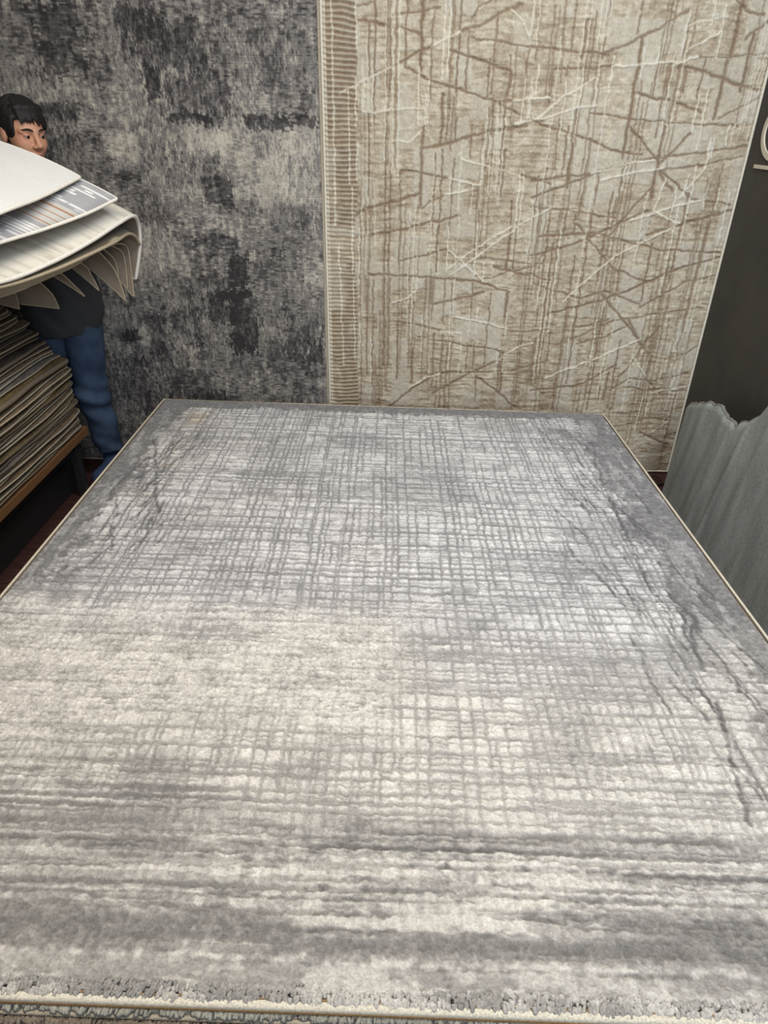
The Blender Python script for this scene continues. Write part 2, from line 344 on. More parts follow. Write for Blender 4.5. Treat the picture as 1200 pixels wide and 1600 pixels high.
# ------------------------------------------------------------------ wall rugs
BROWN = """9 -172 2018 -43 2001 95 1976
9 -98 1834 -24 1866 105 1926 138 1933
10 248 1982 350 2016 418 2053 495 2080
9 212 1921 354 1886 472 1853
7 472 1853 470 1761
8 34 1860 136 1813 271 1780 425 1743 492 1747
7 434 1739 541 1690
11 113 1563 191 1568 293 1600 394 1632 562 1653
8 20 1472 118 1462 234 1444
7 20 1472 28 1217
12 -257 1242 -120 1320 24 1351 112 1385
9 -73 1202 118 1249 298 1290
7 115 1320 220 1375
7 424 1491 478 1476 696 1432
6 298 1966 405 1951 528 1939 626 1931
6 -28 2040 68 2048 163 2065
6 -268 2049 -108 2074
6 293 2025 322 2065 367 2091
9 842 1917 964 1963 1052 2004 1164 2071
8 637 1931 776 1923 867 1914
6 646 1863 785 1868 899 1877
6 1242 1913 1364 1915 1521 1934
11 1167 1885 1253 1869 1350 1843 1512 1796
9 1017 1781 1173 1755 1299 1717
8 579 1676 703 1641 846 1606 938 1569 1079 1556
6 828 1709 1002 1687 1173 1678 1344 1674 1472 1669
10 617 1374 769 1433 951 1500 1152 1542
7 1152 1542 1353 1569 1527 1595
6 1179 1496 1350 1515 1521 1556
8 1002 1223 1058 1308 1122 1391 1144 1416
9 1157 1519 1216 1567 1268 1636
11 1172 1488 1209 1441 1247 1410
7 1008 1654 1070 1602 1165 1519
7 609 1439 868 1475
6 622 1333 840 1317 1016 1291
9 1166 1226 1404 1298 1536 1342
7 1380 1697 1527 1771
8 1344 2105 1394 2067 1469 2056
7 1412 1976 1490 2037
8 -156 1188 -64 1211 100 1240
9 -118 1024 109 1020 395 1003 561 955
6 22 1086 244 1143
9 201 892 287 907 437 953
7 432 1012 560 1051 669 1080 724 1161
8 473 1072 560 1051 754 1014
6 404 1111 574 1096 706 1090
8 25 802 138 784 238 762
8 25 802 33 513
8 572 769 651 761 786 783
8 -10 349 111 461 230 543 362 551
8 216 431 314 498 412 553 538 617
8 434 532 543 460 656 365
8 712 506 792 444
6 131 725 341 694 552 669
7 382 552 613 567 798 623
12 1161 833 1216 755 1256 706 1316 656
8 924 709 1067 752 1166 804
8 1165 548 1230 633 1256 706 1324 807
7 1316 656 1310 541 1401 456
7 1138 472 1218 539 1364 531 1517 577
8 912 789 1063 831
6 1082 493 1085 416
8 1206 495 1313 476 1445 490
9 1341 241 1495 175
7 1257 285 1356 322 1485 313
7 1381 637 1492 680 1542 722
9 680 992 905 933 1022 969 1204 912
10 1010 953 1182 787 1245 708
8 648 1123 850 1183 1148 1326
9 775 857 1015 923 1351 1079 1547 1140
8 837 1266 1049 1073 1213 1017
7 1207 896 1395 1021 1540 1053
8 730 461 990 501 1136 606
8 667 1208 932 1227 1242 1162 1544 1154
8 1169 1496 1338 1383 1518 1360
7 829 699 1094 832 1517 903
6 -122 2006 -122 1361
6 -99 2084 -99 1353
6 -48 2085 -48 1767
6 -31 2020 -31 1768
6 -46 1702 -46 1288
6 -24 1703 -24 1288
6 30 2086 30 1860
6 139 2049 139 1749
6 248 2089 248 1772
6 285 1979 285 1773
6 380 1893 380 1753
6 396 2053 396 1768
6 238 1750 238 1557
6 175 1541 175 1207
6 206 1557 206 1208
6 256 1527 256 1209
6 462 1718 462 1372
6 387 1410 387 1211
6 410 1591 410 1411
6 536 1929 536 1741
6 569 1977 569 1896
6 534 1356 534 1214
6 328 1650 328 1528
6 256 1678 256 1588
6 411 1739 411 1606
6 479 1561 479 1372
6 -152 1671 -152 1360
6 -177 1884 -177 1794
12 94 2087 94 1847
12 113 1638 113 1316
12 194 1764 194 1572
6 709 2096 709 1925
6 761 2032 761 1899
6 798 2058 798 1817
6 844 2097 844 1900
6 972 2099 972 1983
6 1123 1884 1123 1619
6 1132 1884 1132 1765
6 1078 1904 1078 1779
6 702 1685 702 1488
6 844 1613 844 1296
6 1001 1661 1001 1540
6 904 1491 904 1347
6 1010 1524 1010 1316
6 638 1455 638 1242
6 741 1656 741 1457
6 1269 1907 1269 1767
6 648 1863 648 1721
6 568 2094 568 1943
6 711 1326 711 1217
6 756 1327 756 1218
6 784 1328 784 1219
6 830 1312 830 1219
6 1001 1381 1001 1274
6 1258 1345 1258 1262
6 707 1871 707 1815
6 1204 1878 1204 1788
12 997 1976 997 1556
12 1166 1884 1166 1679
12 1361 1839 1361 1697
12 1443 1990 1443 1792
12 1369 2105 1369 1922
12 770 1715 770 1418
12 1155 1663 1155 1384
12 1360 1908 1360 1825
6 -127 1001 -127 530
6 -97 1002 -97 467
6 -44 1250 -44 1030
6 -24 1250 -24 1022
6 -41 1003 -41 574
6 -17 1003 -17 574
6 25 1251 25 1077
6 114 1253 114 1015
6 160 1007 160 895
6 189 1008 189 896
6 175 741 175 537
6 211 741 211 474
6 201 1254 201 1044
6 249 1009 249 801
6 286 991 286 860
6 251 742 251 496
6 383 993 383 824
6 416 706 416 553
6 474 949 474 787
6 471 786 471 585
6 713 1195 713 1018
6 788 773 788 613
6 648 750 648 398
6 381 695 381 562
6 440 542 440 393
6 710 888 710 792
6 718 732 718 507
6 567 1261 567 1061
6 549 658 549 450
6 757 733 757 673
6 -187 550 -187 367
12 105 894 105 493
12 537 1226 537 1051
12 554 950 554 827
12 564 659 564 450
12 179 1007 179 896
6 1014 649 1014 415
6 1026 830 1026 629
6 1141 652 1141 483
6 1143 734 1143 601
6 1305 634 1305 287
6 1427 575 1427 380
6 1452 780 1452 576
6 1470 741 1470 639
6 1269 486 1269 286
6 1113 568 1113 417
6 1541 671 1541 535
7 744 1180 744 497
7 852 1125 852 359
7 904 1321 904 501
7 1033 892 1033 363
7 1076 1187 1076 925
7 1204 1189 1204 927
7 1300 1134 1300 644
7 1319 1408 1319 1020
7 1438 1276 1438 777
7 979 1402 979 1013
7 1445 1513 1445 1082
7 664 1397 664 1066"""
IVORY = """6 -248 1764 -98 1830 -32 1862
6 138 1933 209 1965 248 1982
6 492 1747 650 1764
7 511 1656 585 1676 655 1721
6 234 1444 342 1426 387 1419
6 220 1375 343 1406
6 290 1520 424 1491 550 1461
6 -143 1693 115 1716
6 -26 1595 52 1585 106 1627
5 449 2060 502 2022 536 1970
5 532 1222 591 1266 710 1327
6 899 1877 1012 1886 1157 1895 1242 1913
6 916 1448 1178 1504
6 868 1475 1018 1517 1137 1530
6 596 1676 702 1765 825 1831
5 620 1684 726 1715 849 1739
6 1081 1283 1266 1345 1392 1380
5 1189 1933 1309 2001
5 1176 2019 1327 2054
5 1277 1378 1316 1435 1369 1507 1369 1607
6 270 1027 394 1120 566 1244
6 250 1050 365 1137 538 1252
6 253 1143 332 1083 433 1003
7 -2 892 56 912 112 951
6 238 762 347 749
6 292 836 470 806 571 779
6 91 461 170 516 250 544
5 538 617 602 670 706 712
6 1216 654 1308 551
6 1357 466 1535 503
6 1405 243 1474 313
6 829 919 1039 1130 1306 1275
6 788 531 1033 637 1239 740
6 1206 1459 1177 1327 1306 1275
5 -275 2082 -275 1728
5 -275 1728 -275 1241
5 -208 1786 -208 1416
5 -176 2083 -176 1925
5 -177 1815 -177 1634
5 -174 1573 -174 1425
5 -106 1823 -106 1730
5 -143 1815 -143 1708
5 -122 1816 -122 1701
5 185 2088 185 1821
5 206 2088 206 1835
5 88 1861 88 1646
5 120 1763 120 1639
5 131 1813 131 1646
5 567 1827 567 1683
5 559 1770 559 1668
5 534 1826 534 1668
5 287 1589 287 1294
5 347 1426 347 1295
5 245 1448 245 1368
5 573 1469 573 1215
5 555 1469 555 1214
5 379 1575 379 1427
5 540 2093 540 1976
5 566 2094 566 1943
5 -197 1400 -197 1200
5 408 1606 408 1530
5 708 1829 708 1611
5 752 1808 752 1612
5 775 1844 775 1716
5 836 1879 836 1746
5 893 1908 893 1776
5 1012 1943 1012 1820
5 1071 1944 1071 1883
5 1166 2070 1166 1919
5 1309 1803 1309 1754
5 1312 1753 1312 1576
5 1261 2104 1261 2020
5 1309 2085 1309 1908
5 1364 1622 1364 1500
5 1380 1622 1380 1546
5 1456 1676 1456 1594
5 1432 1668 1432 1593
5 1262 1426 1262 1304
5 1299 1482 1299 1387
5 1394 1404 1394 1339
5 1020 1501 1020 1414
5 1276 1781 1276 1636
5 1454 1421 1454 1340
5 585 1875 585 1771
5 -258 1160 -258 999
5 -253 999 -253 791
5 -248 791 -248 580
5 -196 1247 -196 1027
5 -190 1009 -190 812
5 -186 802 -186 602
5 -165 1222 -165 973
5 -161 793 -161 653
5 -133 1197 -133 1020
5 92 1006 92 922
5 116 1015 116 951
5 283 898 283 743
5 290 723 290 560
5 346 754 346 541
5 379 871 379 735
5 416 872 416 746
5 565 856 565 709
5 569 659 569 556
5 534 658 534 555
5 706 1009 706 878
5 384 1258 384 1012
5 253 1238 253 1045
5 293 1144 293 1073
5 429 1085 429 1003
5 471 1085 471 1022
5 210 1142 210 1035
5 -106 735 -106 488
5 1008 830 1008 598
5 1011 711 1011 566
5 1378 584 1378 532
5 1397 739 1397 575
5 1415 838 1415 669
5 1344 422 1344 333
5 1309 443 1309 241
5 773 1237 773 763
5 885 1069 885 635
5 1136 1405 1136 1075
5 1287 1355 1287 960
5 1330 1511 1330 1193
5 1214 706 1214 367
5 1503 1411 1503 964
5 1074 736 1074 434"""
BLOBS = """-1046 1785 32 53 -100
-890 1659 83 19 -90
-808 1648 41 26 -60
-612 1651 56 24 -90
-501 1653 36 26 -100
-390 1655 47 19 -90
-937 1921 146 77 -45
-1400 1934 93 120 -55
-1275 1827 54 45 -40
-852 1742 124 70 -45
-1060 1985 79 54 -40
-722 1947 79 43 30
-443 1971 52 108 12
-427 2016 39 42 -50
-914 1896 134 29 0
-1219 1530 71 63 70
-980 1608 56 73 10
-843 1586 84 61 45
-732 1563 99 44 40
-644 1425 72 78 55
-454 1477 100 140 60
-517 1375 87 52 30
-915 1459 101 64 -40
-1204 1454 86 46 -35
-1409 1577 113 37 -20
-1219 1362 88 66 10
-809 1370 58 53 -80
-682 1319 59 26 -30
-1472 1673 84 31 -60
-1617 1865 54 112 15
-1503 1778 165 58 20
-1242 1712 83 71 30
-1140 1115 137 86 30
-831 1165 90 28 -55
-738 1022 37 65 -100
-796 901 63 18 -100
-563 1113 24 20 -80
-619 1182 120 84 20
-854 1234 134 50 25
-1089 1258 89 33 -30
-918 1191 105 22 -40
-742 790 64 142 -85
-816 854 95 62 -50
-722 856 47 46 50
-1317 702 42 26 -100
-1252 703 29 39 90
-1185 719 48 97 -50
-1035 755 64 80 -45
-1015 658 22 99 50
-611 857 126 124 15
-456 794 63 189 -10
-386 982 46 149 20
-1040 455 101 70 -30
-1213 416 169 70 -10
-935 492 67 51 20
-638 463 200 104 -20
-1377 445 101 140 -35
-1204 907 94 107 -10
-948 943 125 75 -10
-530 602 98 83 -15
-381 639 33 49 -60
-934 352 102 54 -40"""
def stroke_field(X, Z, txt, seed, core, x0, z0, dx, dz):
    """distance-based mask of a list of strokes; returns max strength"""
    F = np.zeros_like(X); r = np.random.default_rng(seed); nz, nx = X.shape
    for ln in txt.strip().split('\n'):
        a = [int(v) for v in ln.split()]; w_ = a[0]*core; pts = np.array(a[1:], float).reshape(-1, 2)/1000
        amp = .88+.25*r.random()
        for p, q in zip(pts[:-1], pts[1:]):
            pad = w_*3+.02
            i0 = int(np.clip((min(p[1], q[1])-pad-z0)/dz, 0, nz)); i1 = int(np.clip((max(p[1], q[1])+pad-z0)/dz+1, 0, nz))
            j0 = int(np.clip((min(p[0], q[0])-pad-x0)/dx, 0, nx)); j1 = int(np.clip((max(p[0], q[0])+pad-x0)/dx+1, 0, nx))
            if i1 <= i0 or j1 <= j0: continue
            xx = X[i0:i1, j0:j1]; zz = Z[i0:i1, j0:j1]
            d, t = seg_dist(xx, zz, p[0], p[1], q[0], q[1])
            F[i0:i1, j0:j1] = np.maximum(F[i0:i1, j0:j1], amp*np.exp(-(d/w_)**2.4))
    return F
def hung_sheet(name, x0, x1, z0, z1, d, fn, mat, label, yb, bind, wob, relief, stitch=False):
    nx = int((x1-x0)/d); nz = int((z1-z0)/d); xs = np.linspace(x0, x1, nx); zs = np.linspace(z0, z1, nz)
    X, Z = np.meshgrid(xs, zs); C, H = fn(X, Z, x0, z0, xs[1]-xs[0], zs[1]-zs[0])
    yo = wob*(fbm(X*1.3+2, Z*1.0, 61, 2)-.5)
    e = np.minimum.reduce([X-x0, x1-X, Z-z0, z1-Z]); Y = yb + yo - H*relief + .006*(1-sm(0, .012, e))
    t = tag(empty(name, ((x0+x1)/2, yb+.012, z0)), label, 'rug'); inv = np.array(t.location)
    P = np.stack([X, Y, Z], -1).reshape(-1, 3)-inv
    mesh_obj('pile', P, grid_faces(nz, nx, flip=True), mat, t, colors=C.reshape(-1, 3))
    # woven back
    bx = np.linspace(x0, x1, 24); bz = np.linspace(z0, z1, 24); BX, BZ = np.meshgrid(bx, bz)
    BY = yb+.013+wob*(fbm(BX*1.3+2, BZ*1.0, 61, 2)-.5)
    mesh_obj('backing', np.stack([BX, BY, BZ], -1).reshape(-1, 3)-inv, grid_faces(24, 24), M_backing, t)
    ring = [(x0, zz) for zz in np.linspace(z1, z0, 60)] + [(xx, z0) for xx in np.linspace(x0, x1, 60)[1:]] + [(x1, zz) for zz in np.linspace(z0, z1, 60)[1:]] + [(xx, z1) for xx in np.linspace(x1, x0, 60)[1:]]
    R = np.array(ring); RY = yb+.005+wob*(fbm(R[:, 0]*1.3+2, R[:, 1]*1.0, 61, 2)-.5)
    q = MB(); q.tube(np.stack([R[:, 0], RY, R[:, 1]], -1)-inv, .0065, 8, False); q.build('serged_edge', bind, t)
    return t

def thin_lines(n, seed, w0):
    r = np.random.default_rng(seed); out = []
    for k in range(n):
        x = r.uniform(-.16, 1.5); c = r.uniform(.05, 2.2); l = r.uniform(.12, .45)
        for j in range(r.integers(1, 4)): out.append('%d %d %d %d %d' % (w0, x*1000+j*r.integers(12, 34), (c-l)*1000+r.integers(-40, 40), x*1000+j*22, (c+l)*1000+r.integers(-60, 60)))
    return '\n'.join(out)
def beige_fn(X, Z, x0, z0, dx, dz):
    wx = X+.004*(vnoise(X*30, Z*30, 71)-.5)*2+.0025*(vnoise(X*110, Z*110, 72)-.5)*2; wz = Z+.005*(vnoise(X*26, Z*30, 73)-.5)*2+.0025*(vnoise(X*110, Z*110, 74)-.5)*2
    br = stroke_field(wx, wz, BROWN, 1, .00060, x0, z0, dx, dz); iv = stroke_field(wx, wz, IVORY, 2, .00066, x0, z0, dx, dz)
    br = np.maximum(br, .72*stroke_field(wx, wz, thin_lines(46, 5, 6), 3, .00060, x0, z0, dx, dz)); iv = np.maximum(iv, .7*stroke_field(wx, wz, thin_lines(22, 6, 5), 4, .00060, x0, z0, dx, dz))
    rag = fbm(X*60, Z*60, 75, 3); fine = fbm(X*150, Z*110, 70, 2)
    br = np.clip(br*(.72+.5*rag), 0, 1); iv = np.clip(iv*(.65+.6*rag), 0, 1)
    cell = fbm(X*3.6, Z*3.0, 78, 3); blk = cnoise((X+.012*(rag-.5))/.078, (Z+.012*(rag-.5))/.12, 4)
    plain = .9*sm(.50, .60, .55*cell+.45*blk+.06*(rag-.5))
    rows = fbm(X*7, Z*95+2*vnoise(X*9, Z*9, 79), 80, 2, .6); hatch = sm(.50, .60, rows+.12*(rag-.5))
    speck = sm(.50, .62, fbm(X*45, Z*70, 81, 3, .6)); patch = sm(.48, .60, fbm(X*4.5+3, Z*4.0, 89, 4)+.10*(rag-.5))
    vert = sm(.60, .66, fbm(X*38, Z*3.5, 90, 2))*(1-plain)
    L = .535 + .05*(blk-.5) - (1-.7*plain)*(.06*hatch+.05*speck) - .06*patch*(1-.5*plain) - .05*vert + .015*plain
    L += .10*(1-.6*plain)*sm(.56, .66, fbm(X*42, Z*66, 82, 3)) + .13*(fine-.5) + .08*(rag-.5)
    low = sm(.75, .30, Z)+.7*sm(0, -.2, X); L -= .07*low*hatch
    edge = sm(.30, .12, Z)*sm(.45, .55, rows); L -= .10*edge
    L = L*(1-.90*br)+.92*br*(.17+.14*(rag-.5)); L = L*(1-.75*iv)+.75*iv*.86
    # ribbed band down the left side
    u = X-(-.318); band = sm(.150, .138, u+.02*(vnoise(Z*9, X*0, 83)-.5))
    rib = .5+.5*np.sin((Z+.006*vnoise(X*22, Z*26, 84)+.030*vnoise(X*5, Z*3, 85))*2*math.pi/.0195)
    worn = sm(.52, .62, fbm(X*9, Z*5, 86, 3)); RB = .24+.22*sm(.25, .80, rib)+.14*(rag-.5)+.08*(fine-.5)
    RB = RB*(1-.8*worn)+.8*worn*L
    L = L*(1-band)+band*(RB*(1-.75*iv)+.75*iv*.84); L = np.where(u < .016, .62+.2*(fine-.5), L)
    L = np.clip(L, .05, 1)
    C = ramp(L, [(.05, (100, 82, 66)), (.22, (122, 103, 83)), (.42, (155, 142, 121)), (.60, (183, 173, 153)), (.78, (203, 195, 177)), (1, (227, 221, 206))])
    gy = sm(.5, .66, .5*plain+.5*cell)[..., None]; C = C*(1+gy*(np.array([.965, .985, 1.03])-1))
    H = .35*plain - .45*hatch*(1-plain) + .9*iv + .5*(rag-.5) - .75*br + .35*speck*(1-plain) + .4*(fine-.5)
    H = H*(1-band)+band*(1.1*rib+.5*iv)
    return C, H
def grey_fn(X, Z, x0, z0, dx, dz):
    mid = fbm(X*22, Z*22, 90, 3, .6); fine = fbm(X*110, Z*110, 89, 2)
    wx = X+.012*(fbm(X*7, Z*7, 91, 3)-.5)*2+.022*(cnoise(X/.008, Z/.018, 9)-.5); wz = Z+.012*(fbm(X*7, Z*7, 93, 3)-.5)*2+.024*(cnoise(X/.010, Z/.03, 10)-.5)
    vs = cnoise((X+.003*(fine-.5))/.0055, (Z+.02*(mid-.5))/.013, 6); hs = cnoise((X+.02*(mid-.5))/.018, (Z+.003*(fine-.5))/.0065, 7)
    vb = cnoise((X+.01*(mid-.5))/.016, (Z+.02*(mid-.5))/.045, 8); ver = fbm(X*70, Z*34, 95, 3, .7); hor = fbm(X*34, Z*70, 96, 3, .7)
    sel = sm(.42, .56, fbm(X*5, Z*5, 98, 3)); d1 = sel*(.6*vs+.4*vb)+(1-sel)*(.55*hs+.45*vb); d2 = sel*ver+(1-sel)*hor
    p = .47+.42*(fbm(X*3.2, Z*3.2, 97, 4, .6)-.5)
    for ln in BLOBS.strip().split('\n'):
        cx, cz, hx, hz = [int(q)/1000 for q in ln.split()[:4]]; a = int(ln.split()[4])/100
        d = np.maximum(np.abs(wx-cx)/(hx*1.1), np.abs(wz-cz)/(hz*1.1)); p = p + .37*a*sm(1.12, .92, d+.5*(d1-.5))
    v = p+.55*(d1-.5)+.42*(d2-.5)+.30*(mid-.5)
    q = np.clip(v, .0, 1); q = .45*q+.55*np.round(q*4+.25*(fine-.5))/4
    # thin woven ribs and pale vertical ticks
    q = q+.10*sm(.60, .66, vnoise(X*190, Z*26, 99))*sm(.25, .5, q)-.07*(np.sin(Z*2*math.pi/.0105) > .55)*sm(.45, .55, fbm(X*4, Z*4, 101, 2))+.10*(fine-.5)
    q = np.clip(q, 0, 1)
    C = ramp(q, [(0, (48, 45, 45)), (.22, (72, 68, 67)), (.42, (100, 96, 93)), (.62, (128, 123, 116)), (.82, (160, 153, 141)), (1, (180, 173, 159))])
    H = q*.5+.3*d1+.4*fine
    return C, H
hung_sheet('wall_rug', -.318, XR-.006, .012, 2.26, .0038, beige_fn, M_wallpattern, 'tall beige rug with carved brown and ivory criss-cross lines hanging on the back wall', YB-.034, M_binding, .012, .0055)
hung_sheet('wall_rug', -2.25, -.330, .012, 2.26, .0039, grey_fn, M_flatweave, 'dark grey distressed abstract rug hanging on the wall behind the man', YB-.030, M_binding_dull, .012, .002)

# ------------------------------------------------------------------ bench with the rug pile
BX, BY0, BY1, BZ = -1.478, .75, 3.06, .35
bench = tag(empty('wooden_bench', (-1.98, 1.9, 0)), 'low bench of light brown board on dark legs carrying the tall rug pile', 'bench')
binv = np.array(bench.location)
def bpart(name, b, mat):
    m = MB(); m.box(*(np.array(b).reshape(2, 3)-binv).ravel()); return bevel(m.build(name, mat, bench, False), .004)
for k in range(4):
    xa = BX-(k+1)*.255; bpart('board', (xa+.004, BY0, BZ-.042, xa+.255, BY1, BZ), M_bench_wood)
for lx in (BX-.055, -2.46):
    for ly in (BY0+.1, 1.9, BY1-.07): bpart('leg', (lx-.02, ly-.02, 0, lx+.02, ly+.02, BZ-.05), M_black_metal)
bpart('rail', (BX-.065, BY0+.1, BZ-.10, BX-.045, BY1-.07, BZ-.05), M_black_metal)
bpart('base_panel', (-1.625, BY0+.12, 0, -1.605, 3.0, BZ-.10), M_black_metal)
bpart('base_panel', (-2.44, 3.005, 0, -1.545, 3.023, BZ-.05), M_black_metal)
bpart('rail', (-2.47, BY0+.1, BZ-.10, -2.45, BY1-.07, BZ-.05), M_black_metal)

pile_mats = [node_mat('pile_rug_%s' % n, rgb(*c), grain=.35, scale=90, bump=.6, bscale=160, stretch=(1, .5, 1), c2=rgb(*c2), mixscale=14) for n, c, c2 in
             (('taupe', (108, 92, 74), (84, 72, 58)), ('olive', (100, 84, 56), (80, 66, 44)), ('grey', (110, 104, 98), (82, 77, 72)), ('sand', (138, 122, 98), (112, 98, 78)), ('dark', (78, 70, 62), (56, 50, 46)), ('umber', (96, 80, 62), (80, 66, 50)))]
M_bind_sand = node_mat('serged_edge_sand', rgb(164, 150, 126), grain=.3, scale=260, bump=.5, bscale=300)
M_bind_dark = node_mat('serged_edge_dark', rgb(112, 100, 84), grain=.3, scale=260, bump=.5, bscale=300)
def xr_at(z):
    return np.interp(z, [.35, .42, .55, .66, .70, .74, .80, .86, .93, 1.03], [-1.482, -1.485, -1.480, -1.462, -1.47, -1.505, -1.535, -1.57, -1.625, -1.665])
def yend_at(z):
    return np.interp(z, [.35, .5, .66, .70, .80, .86, .95, 1.03], [3.035, 3.02, 3.00, 2.99, 2.96, 2.94, 2.90, 2.88])
def pile_rug(k, z, th, mat, bind, label, group, curl=0.0):
    xr = float(xr_at(z)) + .008*math.sin(k*2.7); y1 = float(yend_at(z)) + .012*math.sin(k*4.1); y0 = .82+.03*math.sin(k*1.3)
    t = tag(empty('folded_rug', (-1.95, 1.9, z)), label, 'rug', group); inv = np.array(t.location)
    n = 60; ys = np.r_[np.linspace(y0, 2.6, 24, endpoint=False), np.linspace(2.6, y1, n-24)]
    def zoff(y): return .005*np.sin(y*5+z*9)+.0009*np.sin(y*19+z*21+k*.9)
    def xoff(y): return .005*np.sin(y*6+k*1.9)+.0025*np.sin(y*15+k*3.1)
    # a rounded corner at the far end and an optional lifted curl
    rr = np.clip((ys-(y1-.05))/.05, 0, 1); xin = .035*(1-np.sqrt(np.clip(1-rr**2, 0, 1)))
    curl = .010*math.sin(z*15); cz = curl*np.clip((ys-(y1-.16))/.16, 0, 1)**2
    prof = [(-.95, 0), (-.02, 0), (-.004, th*.18), (0, th*.5), (-.004, th*.86), (-.02, th), (-.95, th)]
    V = np.zeros((n, len(prof), 3))
    for j, (px, pz) in enumerate(prof):
        fx = max(0, 1+px/.45)
        V[:, j, 0] = xr + px + (xoff(ys)-xin)*(1 if px > -.5 else 0); V[:, j, 1] = ys - (.004 if j in (0, 6) else 0); V[:, j, 2] = z + pz + zoff(ys) + cz*fx
    F = [tuple(x) for x in grid_faces(n, len(prof), closed_m=True)] + [tuple(range(len(prof)))[::-1], tuple(range((n-1)*len(prof), n*len(prof)))]
    mesh_obj('pile', V.reshape(-1, 3)-inv, F, mat, t, smooth=True)
    e = np.stack([xr+xoff(ys)-xin+.001, ys, z+th*.62+zoff(ys)+cz], -1); far = np.array([[xr-.035-q, y1+.002, z+th*.62+zoff(y1)+curl*max(0, 1-(q+.035)/.45)] for q in np.linspace(.02, .9, 20)])
    q = MB(); q.tube(np.vstack([e, far])-inv, th*.27, 6); q.build('serged_edge', bind, t)
    return t
z = BZ+.010; k = 0
SH = 'rug with beige serged edge stacked in the tall pile on the wooden bench'
r_ = random.Random(3)
specials = {0: 'lowest rug of the pile, lying directly on the bench board', 21: 'thick olive brown rug with a drooping lip midway up the bench pile', 26: 'dark speckled rug above the olive brown one in the bench pile'}
while z < 1.02:
    th = r_.uniform(.010, .0145); mat = pile_mats[r_.choice([0, 0, 1, 2, 2, 3, 0, 5])]; bind = r_.choice([M_binding_dull, M_bind_sand, M_bind_dark, M_bind_dark, M_binding_dull])
    curl = r_.choice([0, 0, 0, .006, -.006]); lab = specials.get(k, SH); grp = None if k in specials else 'rugs piled on the bench'
    if k == 21: th = .042; mat = pile_mats[1]; bind = M_bind_dark; curl = -.014
    if k == 26: th = .026; mat = pile_mats[4]
    if k not in specials: lab = '%s rug with %s serged edge stacked in the tall pile on the wooden bench' % (mat.name.split('_')[-1], {M_binding_dull.name: 'dull beige', M_bind_sand.name: 'sand', M_bind_dark.name: 'brown'}[bind.name]); grp = lab.split(' stacked')[0] + 's in the bench pile'
    pile_rug(k, z, th, mat, bind, lab, grp, curl); z += th+.0026; k += 1
PILE_TOP = z

# ------------------------------------------------------------------ rugs being lifted by the man
def held_rug(name_label, E, th, fn_or_mat, bind, width=.98, under=None, rs=.45, brad=.0062):
    """E: control points (x, y, z, slope) of the right-hand long edge from the far end to the near end on the pile"""
    pts = np.array(E, float); S = catmull(pts, 700); nv, nu = (260, 90) if callable(fn_or_mat) else (70, 40); S = S[np.unique(np.round(699*(.42*np.linspace(0, 1, nv)+.58*np.linspace(0, 1, nv)**3)).astype(int))]; nv = len(S)
    us = width*np.linspace(0, 1, nu)**1.5; r = rs*(1-np.exp(-us/rs))
    P = np.zeros((nv, nu, 3))
    P[..., 0] = S[:, None, 0]-us[None]; P[..., 1] = S[:, None, 1]+.06*us[None]*sm(2.2, 2.7, S[:, 1])[:, None]; P[..., 2] = S[:, None, 2]+S[:, None, 3]*r[None]
    ic = int(np.argmax(S[:, 2])) if S[0, 2] < S[:, 2].max()-.03 else 0
    for q_ in range(ic): P[q_, :, 2] = np.minimum(P[q_, :, 2], P[ic, :, 2]-.35*(S[ic, 2]-S[q_, 2]))
    du = np.gradient(P, axis=1); dv = np.gradient(P, axis=0); N = np.cross(dv, du); N /= np.linalg.norm(N, axis=-1)[..., None]+1e-9
    if N[nv//2, nu//2, 2] < 0: N = -N
    t = tag(empty('lifted_rug', tuple(np.round(S[-1, :3], 3))), name_label, 'rug'); inv = np.array(t.location)
    dist = np.r_[0, np.cumsum(np.linalg.norm(np.diff(S[:, :3], axis=0), axis=1))]
    A = np.broadcast_to(us[None], (nv, nu)); B = np.broadcast_to(dist[:, None], (nv, nu))
    V0 = P; V1 = P-N*th
    F0 = grid_faces(nv, nu)
    if callable(fn_or_mat):
        nv2, nu2 = nv, nu
        mesh_obj('pile', V0.reshape(-1, 3)-inv, F0, M_held, t, colors=fn_or_mat(A, B).reshape(-1, 3))
    else: mesh_obj('pile', V0.reshape(-1, 3)-inv, F0, fn_or_mat, t)
    ii = np.unique(np.r_[np.arange(0, nv, 3), nv-1]); jj = np.unique(np.r_[np.arange(0, nu, 3), nu-1]); Vb = V1[np.ix_(ii, jj)]
    mesh_obj('backing', Vb.reshape(-1, 3)-inv, grid_faces(len(ii), len(jj), flip=True), M_held_back, t)
    mid = P-N*th*.5
    ring = np.vstack([mid[::-1, 0], mid[0, 1:], mid[1:, -1], mid[-1, ::-1][1:]]); ring = ring[np.r_[np.arange(0, len(ring)-1, 2), len(ring)-1]] if callable(fn_or_mat) else ring
    q = MB(); q.tube(ring-inv, max(th*.6, brad), 7, False); q.build('serged_edge', bind, t)
    return t
M_held_back = node_mat('held_rug_backing', rgb(140, 126, 110), grain=.25, scale=500, bump=.4)
M_bind_white = node_mat('serged_edge_ivory', rgb(222, 216, 204), grain=.2, scale=260, bump=.4, bscale=300)
def cream_plain(A, B): return ramp(.5+.3*(fbm(A*30, B*30, 3, 3)-.5), [(0, (205, 203, 197)), (1, (224, 222, 216))])
